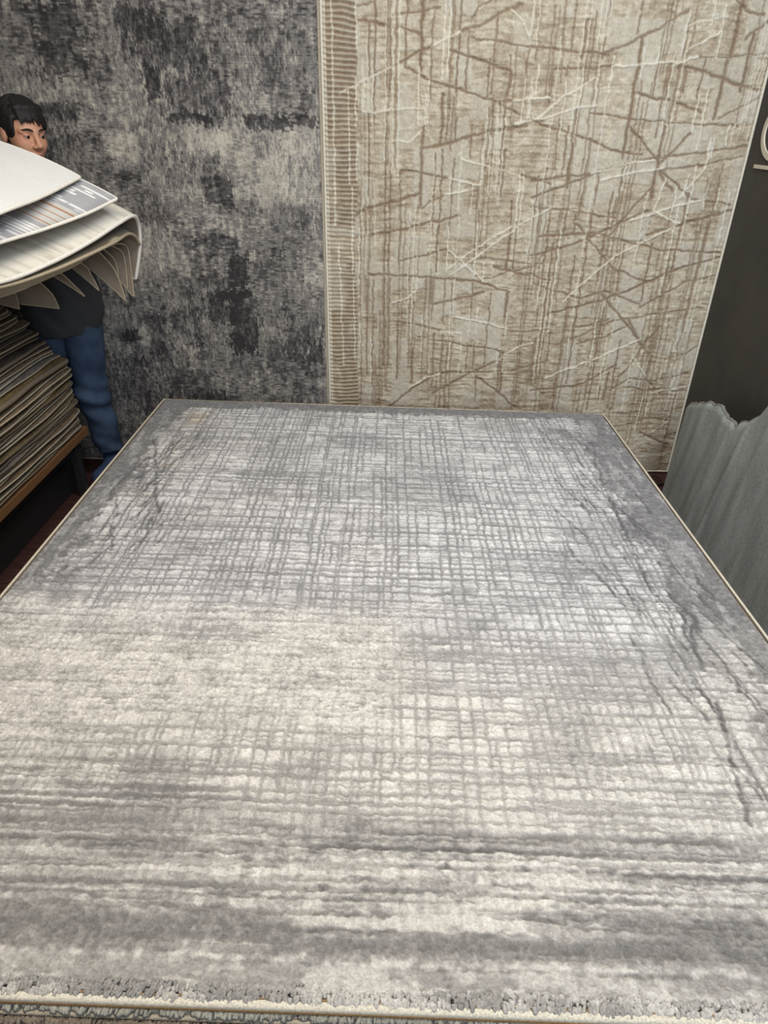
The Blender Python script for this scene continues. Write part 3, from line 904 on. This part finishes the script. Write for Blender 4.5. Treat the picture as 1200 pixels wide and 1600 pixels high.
def grey_marks(A, B):
    # grey ground with white dashes and a block of thin brown stripes, running across from the edge
    g = .42+.30*(fbm(A*26, B*26, 5, 3)-.5); C = ramp(g, [(0, (134, 133, 134)), (1, (190, 189, 189))])
    cb = np.floor(B/.017); on = (vnoise(cb*1.7, A*22, 6) > .47) & ((B/.017) % 1 < .55) & ((B < .19) | (B > .36)) & (B > .03)
    C = np.where(on[..., None], lin((224, 222, 218)), C)
    blk = (B > .20) & (B < .335); C = np.where(blk[..., None], lin((190, 187, 180)), C)
    st = blk & ((B/.032) % 1 < .24) & (A < .16+.03*np.sin(B*60)); C = np.where(st[..., None], lin((160, 108, 66)), C)
    br = sm(.03, .0, A)[..., None]; return C*(1-.18*br)
def cream_carved(A, B):
    st = sm(.5, .62, fbm(A*4, B*70, 8, 3)); L = .75-.35*st*(.3+fbm(A*20, B*20, 9, 2)); 
    return ramp(L, [(0, (150, 142, 128)), (.5, (200, 193, 178)), (1, (226, 221, 208))])
def beige_dark(A, B):
    m = sm(.5, .53, vnoise(A*6+.4, B*5.5, 10)); C = ramp(.5+.4*(fbm(A*30, B*30, 11, 2)-.5), [(0, (168, 156, 124)), (1, (196, 184, 150))])
    return C*(1-m[..., None])+m[..., None]*lin((104, 94, 78))
def near(x, z0, sl=.25): return [(x-.02, 2.0, z0+.075, sl), (x-.08, 1.6, z0+.03, .10), (x-.12, 1.1, z0+.01, 0), (x-.13, .86, z0, 0)]
Z0 = PILE_TOP+.012
held_rug('plain cream rug with white serged edge, topmost of the lifted rugs', [(-1.152, 2.74, 1.47, .52), (-1.197, 2.5, 1.424, .50), (-1.242, 2.3, 1.395, .45)]+near(-1.33, Z0+.22), .010, cream_plain, M_bind_white)
held_rug('grey lifted rug with white dashes and thin brown stripes, under the plain cream one', [(-1.037, 2.76, 1.398, .55), (-1.095, 2.6, 1.363, .52), (-1.183, 2.45, 1.33, .50), (-1.265, 2.3, 1.307, .45)]+near(-1.33, Z0+.17), .010, grey_marks, M_bind_white)
held_rug('carved ivory lifted rug whose far end folds over and hangs down', [(-1.101, 3.0, 1.061, .75), (-1.055, 2.985, 1.20, .62), (-1.037, 2.955, 1.29, .56), (-1.029, 2.88, 1.328, .54), (-1.047, 2.76, 1.314, .53), (-1.102, 2.6, 1.27, .50), (-1.186, 2.45, 1.223, .47), (-1.28, 2.27, 1.192, .42)]+near(-1.36, Z0+.10), .013, cream_carved, M_bind_white)
held_rug('beige lifted rug with dark blotches, edge showing just under the carved ivory one', [(-1.051, 2.972, 1.206, .55), (-1.049, 2.925, 1.245, .53), (-1.054, 2.86, 1.262, .52), (-1.063, 2.74, 1.25, .50), (-1.111, 2.6, 1.226, .47), (-1.193, 2.45, 1.193, .44), (-1.285, 2.27, 1.174, .40)]+near(-1.37, Z0+.085), .009, beige_dark, M_bind_sand)
hm = [node_mat('hanging_rug_%s' % n, rgb(*c), grain=.2, scale=200, bump=.4) for n, c in (('greige', (150, 138, 124)), ('brown', (122, 104, 86)), ('stone', (140, 132, 122)), ('olive', (172, 158, 118)))]
flaps = [
 ('greige hanging rug corner with pale edge, furthest right under the lifted rugs', [(-1.106, 2.953, .994, 1.25), (-1.098, 2.952, 1.12, .8), (-1.092, 2.922, 1.205, .5)], 0, .9),
 ('second hanging rug corner from the right below the lifted rugs', [(-1.120, 2.934, 1.03, 1.25), (-1.113, 2.934, 1.12, .8), (-1.108, 2.902, 1.188, .5)], 2, .9),
 ('third hanging rug corner from the right below the lifted rugs', [(-1.147, 2.915, 1.055, 1.2), (-1.142, 2.915, 1.12, .8), (-1.142, 2.880, 1.172, .48)], 2, .9),
 ('brown hanging rug corner with long bottom edge, lowest at right of the bundle', [(-1.122, 2.896, .990, 1.12), (-1.138, 2.895, 1.09, .8), (-1.155, 2.858, 1.160, .47)], 1, .9),
 ('narrow hanging rug tip in front of the chest of the man', [(-1.203, 2.84, 1.041, 1.0), (-1.224, 2.845, 1.10, .7), (-1.232, 2.80, 1.155, .45)], 1, .85),
 ('curved greige hanging rug flap over the waist of the man', [(-1.248, 2.80, 1.026, .75), (-1.290, 2.80, 1.080, .6), (-1.312, 2.75, 1.135, .42)], 0, .8),
 ('olive beige hanging rug flap beside the dark sleeve', [(-1.345, 2.76, .985, .10), (-1.365, 2.77, 1.04, .25), (-1.385, 2.72, 1.105, .38)], 3, .16),
 ('greige hanging rug flap just above the pile top', [(-1.475, 2.70, .995, .25), (-1.480, 2.71, 1.05, .3), (-1.485, 2.66, 1.10, .36)], 0, .20),
]
for i, (lab, H3, mi, wd) in enumerate(flaps):
    x, y, zc, s = H3[-1]; dz = .015+.0080*i; dx = .02+.010*i
    D = [(-1.063, 2.74, 1.25, .50), (-1.111, 2.6, 1.226, .47), (-1.193, 2.45, 1.193, .44), (-1.285, 2.27, 1.174, .40)]
    cont = [(min(px, x+.03)-dx, py, pz-dz+(.44*max(0, px-x-.03)), ps) for px, py, pz, ps in D if py < y-.08]
    xn = -1.40-.006*i; held_rug(lab, H3+cont+[(xn-.01, 1.95, Z0+.14-.008*i, .22), (xn-.06, 1.55, Z0+.085-.008*i, .08), (xn-.1, 1.1, Z0+.075-.008*i, 0), (xn-.11, .88, Z0+.07-.008*i, 0)], .004, hm[mi], M_bind_sand, width=wd, brad=.0032)

# ------------------------------------------------------------------ the man
def surface_nets(F, xs, ys, zs):
    ins = F < 0; nx, ny, nz = F.shape
    cnt = np.zeros((nx-1, ny-1, nz-1), np.float32); acc = np.zeros((nx-1, ny-1, nz-1, 3), np.float32)
    co = np.meshgrid(xs, ys, zs, indexing='ij')
    sh = lambda A, i, j, k: A[i:nx-1+i, j:ny-1+j, k:nz-1+k]
    act = np.zeros(cnt.shape, bool); s0 = sh(ins, 0, 0, 0)
    for i in (0, 1):
        for j in (0, 1):
            for k in (0, 1): act |= sh(ins, i, j, k) != s0
    I = np.argwhere(act); idx = -np.ones(cnt.shape, np.int64); idx[act] = np.arange(len(I))
    V = np.zeros((len(I), 3)); n = np.zeros(len(I)); ax = (xs, ys, zs)
    for d in range(3):
        o = [q for q in range(3) if q != d]
        for a in (0, 1):
            for b in (0, 1):
                p = I.copy(); p[:, o[0]] += a; p[:, o[1]] += b; q = p.copy(); q[:, d] += 1
                f0 = F[tuple(p.T)]; f1 = F[tuple(q.T)]; m = (f0 < 0) != (f1 < 0); t = np.where(m, f0/np.where(m, f0-f1, 1), 0)
                P = np.stack([ax[c][p[:, c]] for c in range(3)], -1); Q = np.stack([ax[c][q[:, c]] for c in range(3)], -1)
                V[m] += (P+(Q-P)*t[:, None])[m]; n[m] += 1
    V /= n[:, None]; faces = []
    for d in range(3):
        o = [q for q in range(3) if q != d]
        a = [slice(1, -1)]*3; a[d] = slice(0, -1); b = list(a); b[d] = slice(1, None)
        A = ins[tuple(a)]; Bm = ins[tuple(b)]; E = np.argwhere(A != Bm); E[:, o[0]] += 1; E[:, o[1]] += 1
        fl_ = ins[tuple(E.T)]
        def cell(da, db):
            p = E.copy(); p[:, o[0]] -= da; p[:, o[1]] -= db; return idx[tuple(p.T)]
        q = np.stack([cell(1, 1), cell(0, 1), cell(0, 0), cell(1, 0)], -1)
        if d == 1: fl_ = ~fl_
        q[~fl_] = q[~fl_][:, ::-1]; faces.append(q)
    return V, np.vstack(faces)
def smin(a, b, k):
    h = np.clip(.5+.5*(b-a)/k, 0, 1); return b*(1-h)+a*h-k*h*(1-h)
def ell(P, c, r, R=None):
    q = P-np.array(c)
    if R is not None: q = q@R
    r = np.array(r); k0 = np.linalg.norm(q/r, axis=-1); k1 = np.linalg.norm(q/(r*r), axis=-1)+1e-9; return k0*(k0-1)/k1
def cap(P, a, b, ra, rb):
    a = np.array(a, float); b = np.array(b, float); d = b-a; t = np.clip(((P-a)@d)/(d@d), 0, 1)
    return np.linalg.norm(P-a-t[..., None]*d, axis=-1)-(ra+(rb-ra)*t)
PO = np.array((-1.535, 3.185, 0.0))
HO = np.array((.010, -.035, 1.595)); TH = math.radians(54); PT = math.radians(-7)
Rz = np.array([[math.cos(TH), -math.sin(TH), 0], [math.sin(TH), math.cos(TH), 0], [0, 0, 1]]); Rx = np.array([[1, 0, 0], [0, math.cos(PT), -math.sin(PT)], [0, math.sin(PT), math.cos(PT)]])
HR = Rz@Rx.T                       # head-local -> body
def head_sdf(P):
    q = (P-HO)@HR
    f = ell(q, (0, .012, .035), (.074, .095, .082)); f = smin(f, ell(q, (0, -.028, -.035), (.058, .062, .083)), .03)
    f = smin(f, ell(q, (0, -.055, -.10), (.028, .028, .020)), .03)
    for s in (-1, 1):
        f = smin(f, ell(q, (s*.034, -.056, -.03), (.026, .026, .028)), .02)
        f = smin(f, cap(q, (s*.006, -.088, .019), (s*.048, -.068, .017), .009, .007), .012)
        f = np.maximum(f, -(np.linalg.norm(q-np.array((s*.031, -.097, -.001)), axis=-1)-.0135)) if False else -smin(-f, (np.linalg.norm((q-np.array((s*.031, -.098, -.001)))*np.array((.8, 1, 1.15)), axis=-1)-.015), .008)
        e = np.linalg.norm(q-np.array((s*.031, -.0735, 0)), axis=-1)-.0138
        lid = np.minimum(np.maximum(e, .0022-q[..., 2]), np.maximum(e, q[..., 2]+.0045)); f = smin(f, lid, .003)
        f = smin(f, ell(q, (s*.076, .012, -.006), (.010, .021, .032)), .008)
        f = smin(f, ell(q, (s*.012, -.098, -.036), (.009, .011, .008)), .006)
    f = smin(f, cap(q, (0, -.089, .010), (0, -.113, -.030), .0075, .0115), .010)
    f = smin(f, ell(q, (0, -.088, -.060), (.022, .010, .006)), .006); f = smin(f, ell(q, (0, -.087, -.071), (.020, .010, .007)), .006)
    return f
# joints (body frame, facing the camera: -y)
SHL, SHR_ = (.150, .0, 1.355), (-.165, .0, 1.375)
ELL, ELR = (.215, -.08, 1.13), (-.255, -.10, 1.14); WRL, WRR = (.28, -.13, 1.19), (-.22, -.20, 1.20)
HPL, HPR = (.080, .0, .88), (-.085, .0, .88); KNL, KNR = (.070, -.035, .49), (-.105, -.03, .49); ANL, ANR = (.080, .05, .10), (-.19, .07, .10)
def fingers(P, w, d, f, s):
    w = np.array(w); d = np.array(d)/np.linalg.norm(d); side = np.cross(d, (0, 0, 1.)); side /= np.linalg.norm(side); up = np.cross(side, d)
    palm = w+d*.05; f = smin(f, cap(P, w, palm+d*.02, .024, .030), .02)
    for k, (o, L) in enumerate(((-.028, .055), (-.010, .068), (.009, .064), (.027, .048))):
        a = w+d*.075+side*o; b = a+d*L*.5-up*.006; c = b+d*L*.32-up*L*.34
        f = smin(f, cap(P, a-d*.02, b, .0095, .0088), .005); f = smin(f, cap(P, b, c, .0088, .0075), .004)
    a = w+d*.025-side*s*.024; b = a-side*s*.026+d*.026; c = b+d*.026-up*.010
    f = smin(f, cap(P, a, b, .013, .0105), .008); return smin(f, cap(P, b, c, .0105, .0085), .005)
def body_sdf(P):
    f = ell(P, (0, 0, .93), (.158, .108, .14)); f = smin(f, ell(P, (0, 0, 1.10), (.140, .098, .2)), .06); f = smin(f, ell(P, (0, .0, 1.28), (.165, .108, .17)), .06)
    f = smin(f, cap(P, SHL, SHR_, .052, .052), .06); f = smin(f, cap(P, (-.005, .015, 1.36), (.0, .005, 1.49), .058, .050), .04)
    for S_, E_, W_ in ((SHL, ELL, WRL), (SHR_, ELR, WRR)): f = smin(f, cap(P, S_, E_, .050, .040), .03); f = smin(f, cap(P, E_, W_, .040, .026), .02)
    for H_, K_, A_ in ((HPL, KNL, ANL), (HPR, KNR, ANR)): f = smin(f, cap(P, H_, K_, .080, .054), .04); f = smin(f, cap(P, K_, A_, .052, .034), .03)
    f = smin(f, cap(P, ANL, (.068, -.07, .045), .036, .030), .03); f = smin(f, cap(P, ANR, (-.235, -.03, .045), .036, .030), .03)
    f = fingers(P, WRL, (.10, -.05, .30), f, 1); f = fingers(P, WRR, (.05, -.10, .30), f, -1)
    return f
def axis(lo, hi, c0, c1, fine, coarse):
    return np.r_[np.arange(lo, c0, coarse), np.arange(c0, c1, fine), np.arange(c1, hi+coarse, coarse)]
def sdf_mesh(fn, xs, ys, zs):
    G = np.stack(np.meshgrid(xs, ys, zs, indexing='ij'), -1); F = np.empty(G.shape[:3], np.float32)
    for i in range(0, len(xs), 16): F[i:i+16] = fn(G[i:i+16])
    return surface_nets(F, xs, ys, zs)
man = tag(empty('person', tuple(PO)), 'person in dark sweater and blue jeans standing behind the bench pile, lifting rugs', 'person')
M_skin = node_mat('skin', rgb(196, 148, 120), rough=.55, grain=.05, scale=120, bump=.06, bscale=300, spec=.35, c2=rgb(188, 134, 108), mixscale=30)
M_hair = node_mat('black_hair', rgb(24, 21, 20), rough=.62, grain=.4, scale=160, bump=.6, bscale=260, spec=.4, stretch=(1, 1, .25))
M_sweater = node_mat('charcoal_sweater', rgb(66, 66, 68), grain=.15, scale=300, bump=.3)
M_jeans = node_mat('blue_denim', rgb(44, 57, 78), grain=.25, scale=300, bump=.35, bscale=500, c2=rgb(68, 84, 106), mixscale=7)
M_shoe = node_mat('blue_sneaker', rgb(52, 66, 92), grain=.2, scale=200, bump=.3)
M_sole = node_mat('white_sole', rgb(170, 172, 176), grain=.05, bump=0)
M_eye = node_mat('eye_white', rgb(132, 116, 108), rough=.4, grain=.03, bump=0, spec=.5); M_iris = node_mat('brown_iris', rgb(38, 24, 18), rough=.15, grain=.1, bump=0, spec=.5)
hx, hy, hz = HO
bz_ = axis(-.02, 1.74, 1.44, 1.74, .0036, .012)
def man_sdf(P):
    f = np.full(P.shape[:3], .5); k1 = int(np.searchsorted(bz_, 1.585)); k0 = int(np.searchsorted(bz_, 1.43))
    f[:, :, :k1] = body_sdf(P[:, :, :k1]); f[:, :, k0:] = smin(f[:, :, k0:], head_sdf(P[:, :, k0:]), .02); return f
V, Fq = sdf_mesh(man_sdf, axis(-.46, .46, hx-.13, hx+.13, .0036, .012), axis(-.36, .24, hy-.13, hy+.13, .0036, .012), bz_)
mesh_obj('body', V, Fq, M_skin, man)
def sweater_sdf(P):
    n = .006*np.sin(P[..., 2]*42+P[..., 0]*30)*np.cos(P[..., 0]*24+P[..., 1]*40+P[..., 2]*9)
    f = ell(P, (0, 0, .92), (.186, .136, .26)); f = smin(f, ell(P, (0, 0, 1.10), (.166, .122, .2)), .06); f = smin(f, ell(P, (0, .0, 1.28), (.186, .128, .17)), .06)
    f = smin(f, cap(P, SHL, SHR_, .068, .068), .05)
    for S_, E_, W_ in ((SHL, ELL, WRL), (SHR_, ELR, WRR)): f = smin(f, cap(P, S_, E_, .066, .054), .03); f = smin(f, cap(P, E_, W_, .054, .038), .02)
    f = smin(f, cap(P, (0, .015, 1.40), (.01, .005, 1.45), .066, .064), .03)
    f = f+n; f = np.maximum(f, .768+.008*np.sin(P[..., 0]*18)-P[..., 2]); return np.maximum(f, P[..., 2]-1.462)
V, Fq = sdf_mesh(sweater_sdf, np.arange(-.40, .40, .011), np.arange(-.30, .24, .011), np.arange(.74, 1.50, .011)); mesh_obj('sweater', V, Fq, M_sweater, man)
def jeans_sdf(P):
    x, y_, z_ = P[..., 0], P[..., 1], P[..., 2]
    n = .0055*np.sin(z_*46+x*26+2*np.sin(z_*13))*sm(.75, .5, z_)+.004*np.sin(z_*80+y_*40+x*30)*sm(.35, .15, z_)
    f = ell(P, (0, 0, .90), (.166, .114, .13))
    for H_, K_, A_ in ((HPL, KNL, ANL), (HPR, KNR, ANR)): f = smin(f, cap(P, H_, K_, .094, .074), .03); f = smin(f, cap(P, K_, A_, .074, .064), .03)
    f = f+n; return np.maximum(f, .15+.01*np.sin(y_*40+x*20)-z_)
V, Fq = sdf_mesh(jeans_sdf, np.arange(-.24, .24, .0085), np.arange(-.17, .18, .0085), np.arange(.05, 1.05, .0085)); mesh_obj('jeans', V, Fq, M_jeans, man)
for A_, T_ in ((ANL, (.062, -.10, .052)), (ANR, (-.25, -.06, .048))):
    A = np.array(A_); T = np.array(T_); d = (T-A)*np.array((1, 1, 0)); d /= np.linalg.norm(d)
    heel = A*np.array((1, 1, 0))-d*.03+np.array((0, 0, .055)); toe = T.copy()
    def shoe(P): 
        f = cap(P*np.array((1, 1, 1)), heel, toe, .050, .050); f = smin(f, cap(P, A*np.array((1, 1, 0))+np.array((0, 0, .06)), A*np.array((1, 1, 0))+np.array((0, 0, .165)), .054, .052), .03); return np.maximum(f, .022-P[..., 2])
    lo = np.minimum(heel, toe)-.08; hi = np.maximum(heel, toe)+.08
    V, Fq = sdf_mesh(shoe, np.arange(lo[0], hi[0], .006), np.arange(lo[1], hi[1], .006), np.arange(-.01, .24, .006)); sh_ = mesh_obj('shoe', V, Fq, M_shoe, man)
    def sole(P): f = cap(P*np.array((1, 1, 0))+np.array((0, 0, .05)), heel*np.array((1, 1, 0))+np.array((0, 0, .05)), toe*np.array((1, 1, 0))+np.array((0, 0, .05)), .054, .054); return np.maximum(np.maximum(f, P[..., 2]-.026), .001-P[..., 2])
    V, Fq = sdf_mesh(sole, np.arange(lo[0], hi[0], .006), np.arange(lo[1], hi[1], .006), np.arange(-.006, .05, .006)); mesh_obj('sole', V, Fq, M_sole, sh_)
def loc2body(p): return np.array(p)@HR.T+HO
def hair_sdf(P):
    q = (P-HO)@HR; x, y_, z_ = q[..., 0], q[..., 1], q[..., 2]
    n = .0012*np.sin(220*np.arctan2(x, .06+z_)+2.5*np.sin(y_*50))+.0015*np.sin(x*70+y_*55)
    f = ell(q, (0, .015, .040), (.086, .107, .094))+n
    # face opening: forehead, temple and cheek stay bare
    face = np.maximum(np.maximum(y_+.046+.10*np.clip(-z_+.03, 0, .1), z_-.062+.10*np.abs(x-.01)), -.3)
    f = -smin(-f, face, .012)
    f = np.maximum(f, -.062-z_ - .8*np.clip(y_-.02, 0, .1)*0)
    side = np.maximum(-(z_-.005), -(y_-.03)); f = np.maximum(f, np.minimum(np.maximum(-z_-.02, -y_-.022), np.maximum(-z_-.065, .0-y_+.022)) if False else np.where((z_ < -.015) & (y_ < .022), .01, f))
    for k in range(17):
        t = k/16; w_ = math.sin(math.pi*t); a = (-.040+.06*t, -.012-.004*w_, .121-.004*math.sin(k*2.1)); c = (-.052+.100*t, -.058-.012*w_, .098+.003*math.sin(k*4.7)); b = (-.046+.112*t+.004*math.sin(k*5), -.080-.010*w_+.030*max(0, t-.6)*2.0, .060-.030*t**2+.007*math.sin(k*3.3)-.012*(1-t)**3)
        f = smin(f, cap(q, a, c, .005, .0075), .010); f = smin(f, cap(q, c, b, .0085, .0030), .006)
    for k in range(6):
        f = smin(f, cap(q, (-.066, -.045+.013*k, .06), (-.072, -.050+.013*k, .022-.008*k), .011, .0045), .006)
        f = smin(f, cap(q, (.066, -.045+.013*k, .06), (.071, -.052+.013*k, .022-.008*k), .011, .0045), .006)
    return f
V, Fq = sdf_mesh(hair_sdf, np.arange(hx-.14, hx+.14, .0034), np.arange(hy-.14, hy+.14, .0034), np.arange(1.50, 1.76, .0034)); mesh_obj('hair', V, Fq, M_hair, man)
rh = random.Random(5); hs = MB()
for k in range(420):
    a0 = rh.uniform(0, 2*math.pi); tl = rh.uniform(.25, .55); t0 = rh.uniform(.05, .75); pts = []
    for t in np.linspace(0, 1, 7):
        el_ = math.pi/2-(t0+tl*t)*1.35; aa = a0+.5*t*(1 if math.cos(a0) > 0 else -1)
        d = np.array((math.cos(el_)*math.cos(aa), math.cos(el_)*math.sin(aa), math.sin(el_))); rr_ = np.array((.0865, .1075, .0945))*(1.0+.012*math.sin(k)+.01*t*rh.random())
        pts.append(d*rr_+np.array((0, .015, .040)))
    e_ = pts[-1]
    if e_[2] < .055-.25*max(0, .0) and e_[1] < -.03: continue
    if e_[2] < .0 and e_[1] < .03: continue
    hs.tube([loc2body(p) for p in pts], [.0008, .0022, .0028, .0028, .0025, .0018, .0005], 5)
hs.build('hair_locks', M_hair, man)
def ball(name, c, r, mat, parent, sq=(1, 1, 1)):
    n, m = 12, 16; th_ = np.linspace(0.001, math.pi-.001, n); ph = np.linspace(0, 2*math.pi, m, endpoint=False)
    T, Pp = np.meshgrid(th_, ph, indexing='ij'); D = np.stack([np.sin(T)*np.cos(Pp), np.cos(T), np.sin(T)*np.sin(Pp)], -1).reshape(-1, 3)*r*np.array(sq)
    return mesh_obj(name, (D+np.array(c))@HR.T+HO, grid_faces(n, m, closed_m=True), mat, parent)
for s in (-1, 1):
    e = ball('eyeball', (s*.031, -.0735, 0), .0125, M_eye, man); ball('iris', (s*.031+.003, -.0735-.0104, -.001), .0072, M_iris, e, (1, .45, 1))
    q = MB(); bp_ = [loc2body((s*(.012+.040*t), -.0985+.030*t**2.2, .021+.006*math.sin(math.pi*min(1, t*1.1)))) for t in np.linspace(0, 1, 9)]
    q.tube(bp_, [.0018, .0030, .0034, .0036, .0034, .0030, .0026, .0020, .0010], 6); q.build('eyebrow', M_hair, man)
q = MB(); q.tube([loc2body((x_, -.0985+9*x_*x_, -.0655)) for x_ in np.linspace(-.02, .02, 7)], [.001, .0022, .0028, .003, .0028, .0022, .001], 6); q.build('lips', node_mat('lips', rgb(160, 96, 84), rough=.5, grain=.05, bump=0), man)

# ------------------------------------------------------------------ grey carpet leaning on the dark wall
M_greyfelt = node_mat('grey_carpet', rgb(150, 153, 149), grain=.40, scale=300, bump=.5, bscale=300, stretch=(1, 1.6, .3), c2=rgb(132, 135, 131), mixscale=9)
M_greyedge = node_mat('grey_carpet_edge', rgb(118, 116, 108), grain=.35, scale=200, bump=.7, bscale=160)
def leaning(name, label, ya, yb, top, xb, xt, th, mat, edge, ribs=True):
    ny, nz = 150, 50; ys = np.linspace(ya, yb, ny); t = np.linspace(0, 1, nz); Yg, T = np.meshgrid(ys, t, indexing='ij')
    zt = np.interp(ys, [p[0] for p in top], [p[1] for p in top]); zt = zt+.006*(vnoise(ys*38, ys*0, 40)-.5)*2+.004*(vnoise(ys*110, ys*0, 41)-.5)*2
    Zg = T*zt[:, None]
    bulge = .010*np.sin(Yg*5.5+1)*T
    Xg = xb+(xt-xb)*(Zg/.8)+bulge
    if ribs:
        for c, a_, w_ in ((2.585, .006, .010), (2.61, -.004, .008), (2.70, .003, .02), (2.80, -.003, .02), (2.93, .003, .025), (2.44, .003, .02), (2.30, -.004, .03)): Xg = Xg-a_*np.exp(-((Yg+.10*(T-.5)-c)/w_)**2)
    # upper edge rolls over towards the wall
    roll = sm(.965, 1, T); Xg = Xg+.010*roll**2
    # the end facing the back wall turns in
    Xg = Xg+.03*sm(yb-.05, yb, Yg)**2
    o = tag(empty(name, (xb, (ya+yb)/2, 0)), label, 'carpet'); inv = np.array(o.location)
    Pf = np.stack([Xg, Yg, Zg], -1); Pb = Pf+np.array((th, 0, 0))
    mesh_obj('face', Pf.reshape(-1, 3)-inv, grid_faces(ny, nz), mat, o)
    mesh_obj('backing', Pb.reshape(-1, 3)-inv, grid_faces(ny, nz, flip=True), M_backing, o)
    tp = np.stack([Pf[:, -1], Pb[:, -1]], 1); q = MB(); c_ = (Pf[:, -1]+Pb[:, -1])/2
    q.tube(c_-inv, th*.62*(1+.35*(vnoise(ys*45, ys*0, 43)-.5)), 8); q.build('frayed_edge', edge, o)
    q = MB(); q.tube((Pf[-1]+Pb[-1])/2-inv, th*.5, 8); q.build('end_edge', M_binding_dull if ribs else edge, o)
    return o
leaning('carpet_remnant', 'grey felt-like carpet piece with ragged wavy top leaning on the dark right wall', 1.15, 3.10,
        [(1.15, .74), (1.6, .80), (2.0, .70), (2.30, .74), (2.39, .755), (2.42, .778), (2.455, .768), (2.50, .69), (2.55, .642), (2.60, .622), (2.63, .590), (2.66, .604), (2.72, .600), (2.78, .622), (2.83, .612), (2.88, .606), (2.93, .575), (2.99, .555), (3.04, .535), (3.085, .512), (3.10, .49)], 1.385, 1.425, .012, M_greyfelt, M_greyedge)
leaning('carpet_remnant', 'pale thin carpet sheet whose edge peeks out behind the grey ragged one', 1.3, 3.155, [(1.3, .42), (3.05, .40), (3.155, .27)], 1.452, 1.505, .007, node_mat('pale_carpet', rgb(170, 170, 168), grain=.2, scale=300, bump=.3), M_binding_dull, False)

# ------------------------------------------------------------------ lettering on the dark wall, seen edge-on at the frame's right side
M_sign = node_mat('cream_lettering', rgb(196, 188, 168), rough=.5, grain=.04, bump=0)
sg = tag(empty('wall_lettering', (XR-.004, 3.1, 1.5)), 'cream outlined letter with an underline on the dark right wall', 'lettering')
sinv = np.array(sg.location)
def strip(name, pts, wd):
    P = np.array(pts); T = np.gradient(P, axis=0); T /= np.linalg.norm(T, axis=1)[:, None]; Nn = np.stack([-T[:, 1], T[:, 0]], -1); W_ = np.broadcast_to(np.asarray(wd), (len(P),))[:, None]
    a = P+Nn*W_/2; b = P-Nn*W_/2; n = len(P); V = []
    for xx in (XR-.0065, XR+.001):
        V += [(xx, *p) for p in a]+[(xx, *p) for p in b]
    F = []
    for i in range(n-1): F += [(i, i+1, n+i+1, n+i), (2*n+i, 3*n+i, 3*n+i+1, 2*n+i+1), (i, 2*n+i, 2*n+i+1, i+1), (n+i, n+i+1, 3*n+i+1, 3*n+i)]
    F += [(0, n, 3*n, 2*n), (n-1, 3*n-1, 4*n-1, 2*n-1)]
    return mesh_obj(name, np.array(V)-sinv, F, M_sign, sg, False)
an = np.radians(np.linspace(50, 318, 40)); strip('letter_stroke', [(3.155+.135*-math.cos(a)*-1*-1, 1.655+.100*math.sin(a)) for a in an][::1], .022)
strip('letter_bar', [(3.06, 1.655), (3.12, 1.655)], .02)
strip('underline', [(3.298, 1.521), (3.1, 1.521), (2.6, 1.521)], .014)

# ------------------------------------------------------------------ cable on the floor in the corner
cb = MB(); cb.tube(catmull([(1.42, 3.30, .006), (1.30, 3.26, .006), (1.24, 3.31, .006), (1.33, 3.345, .01), (1.43, 3.31, .02), (1.45, 3.26, .03), (1.44, 3.22, .02), (1.47, 3.24, .012), (1.36, 3.20, .006), (1.2, 3.24, .006)], 90), .004, 6)
M_cable = node_mat('black_cable', rgb(24, 24, 25), rough=.4, grain=.05, bump=0, spec=.5)
c = cb.build('power_cable', M_cable); tag(c, 'black power cable coiled on the floor in the right back corner', 'cable')
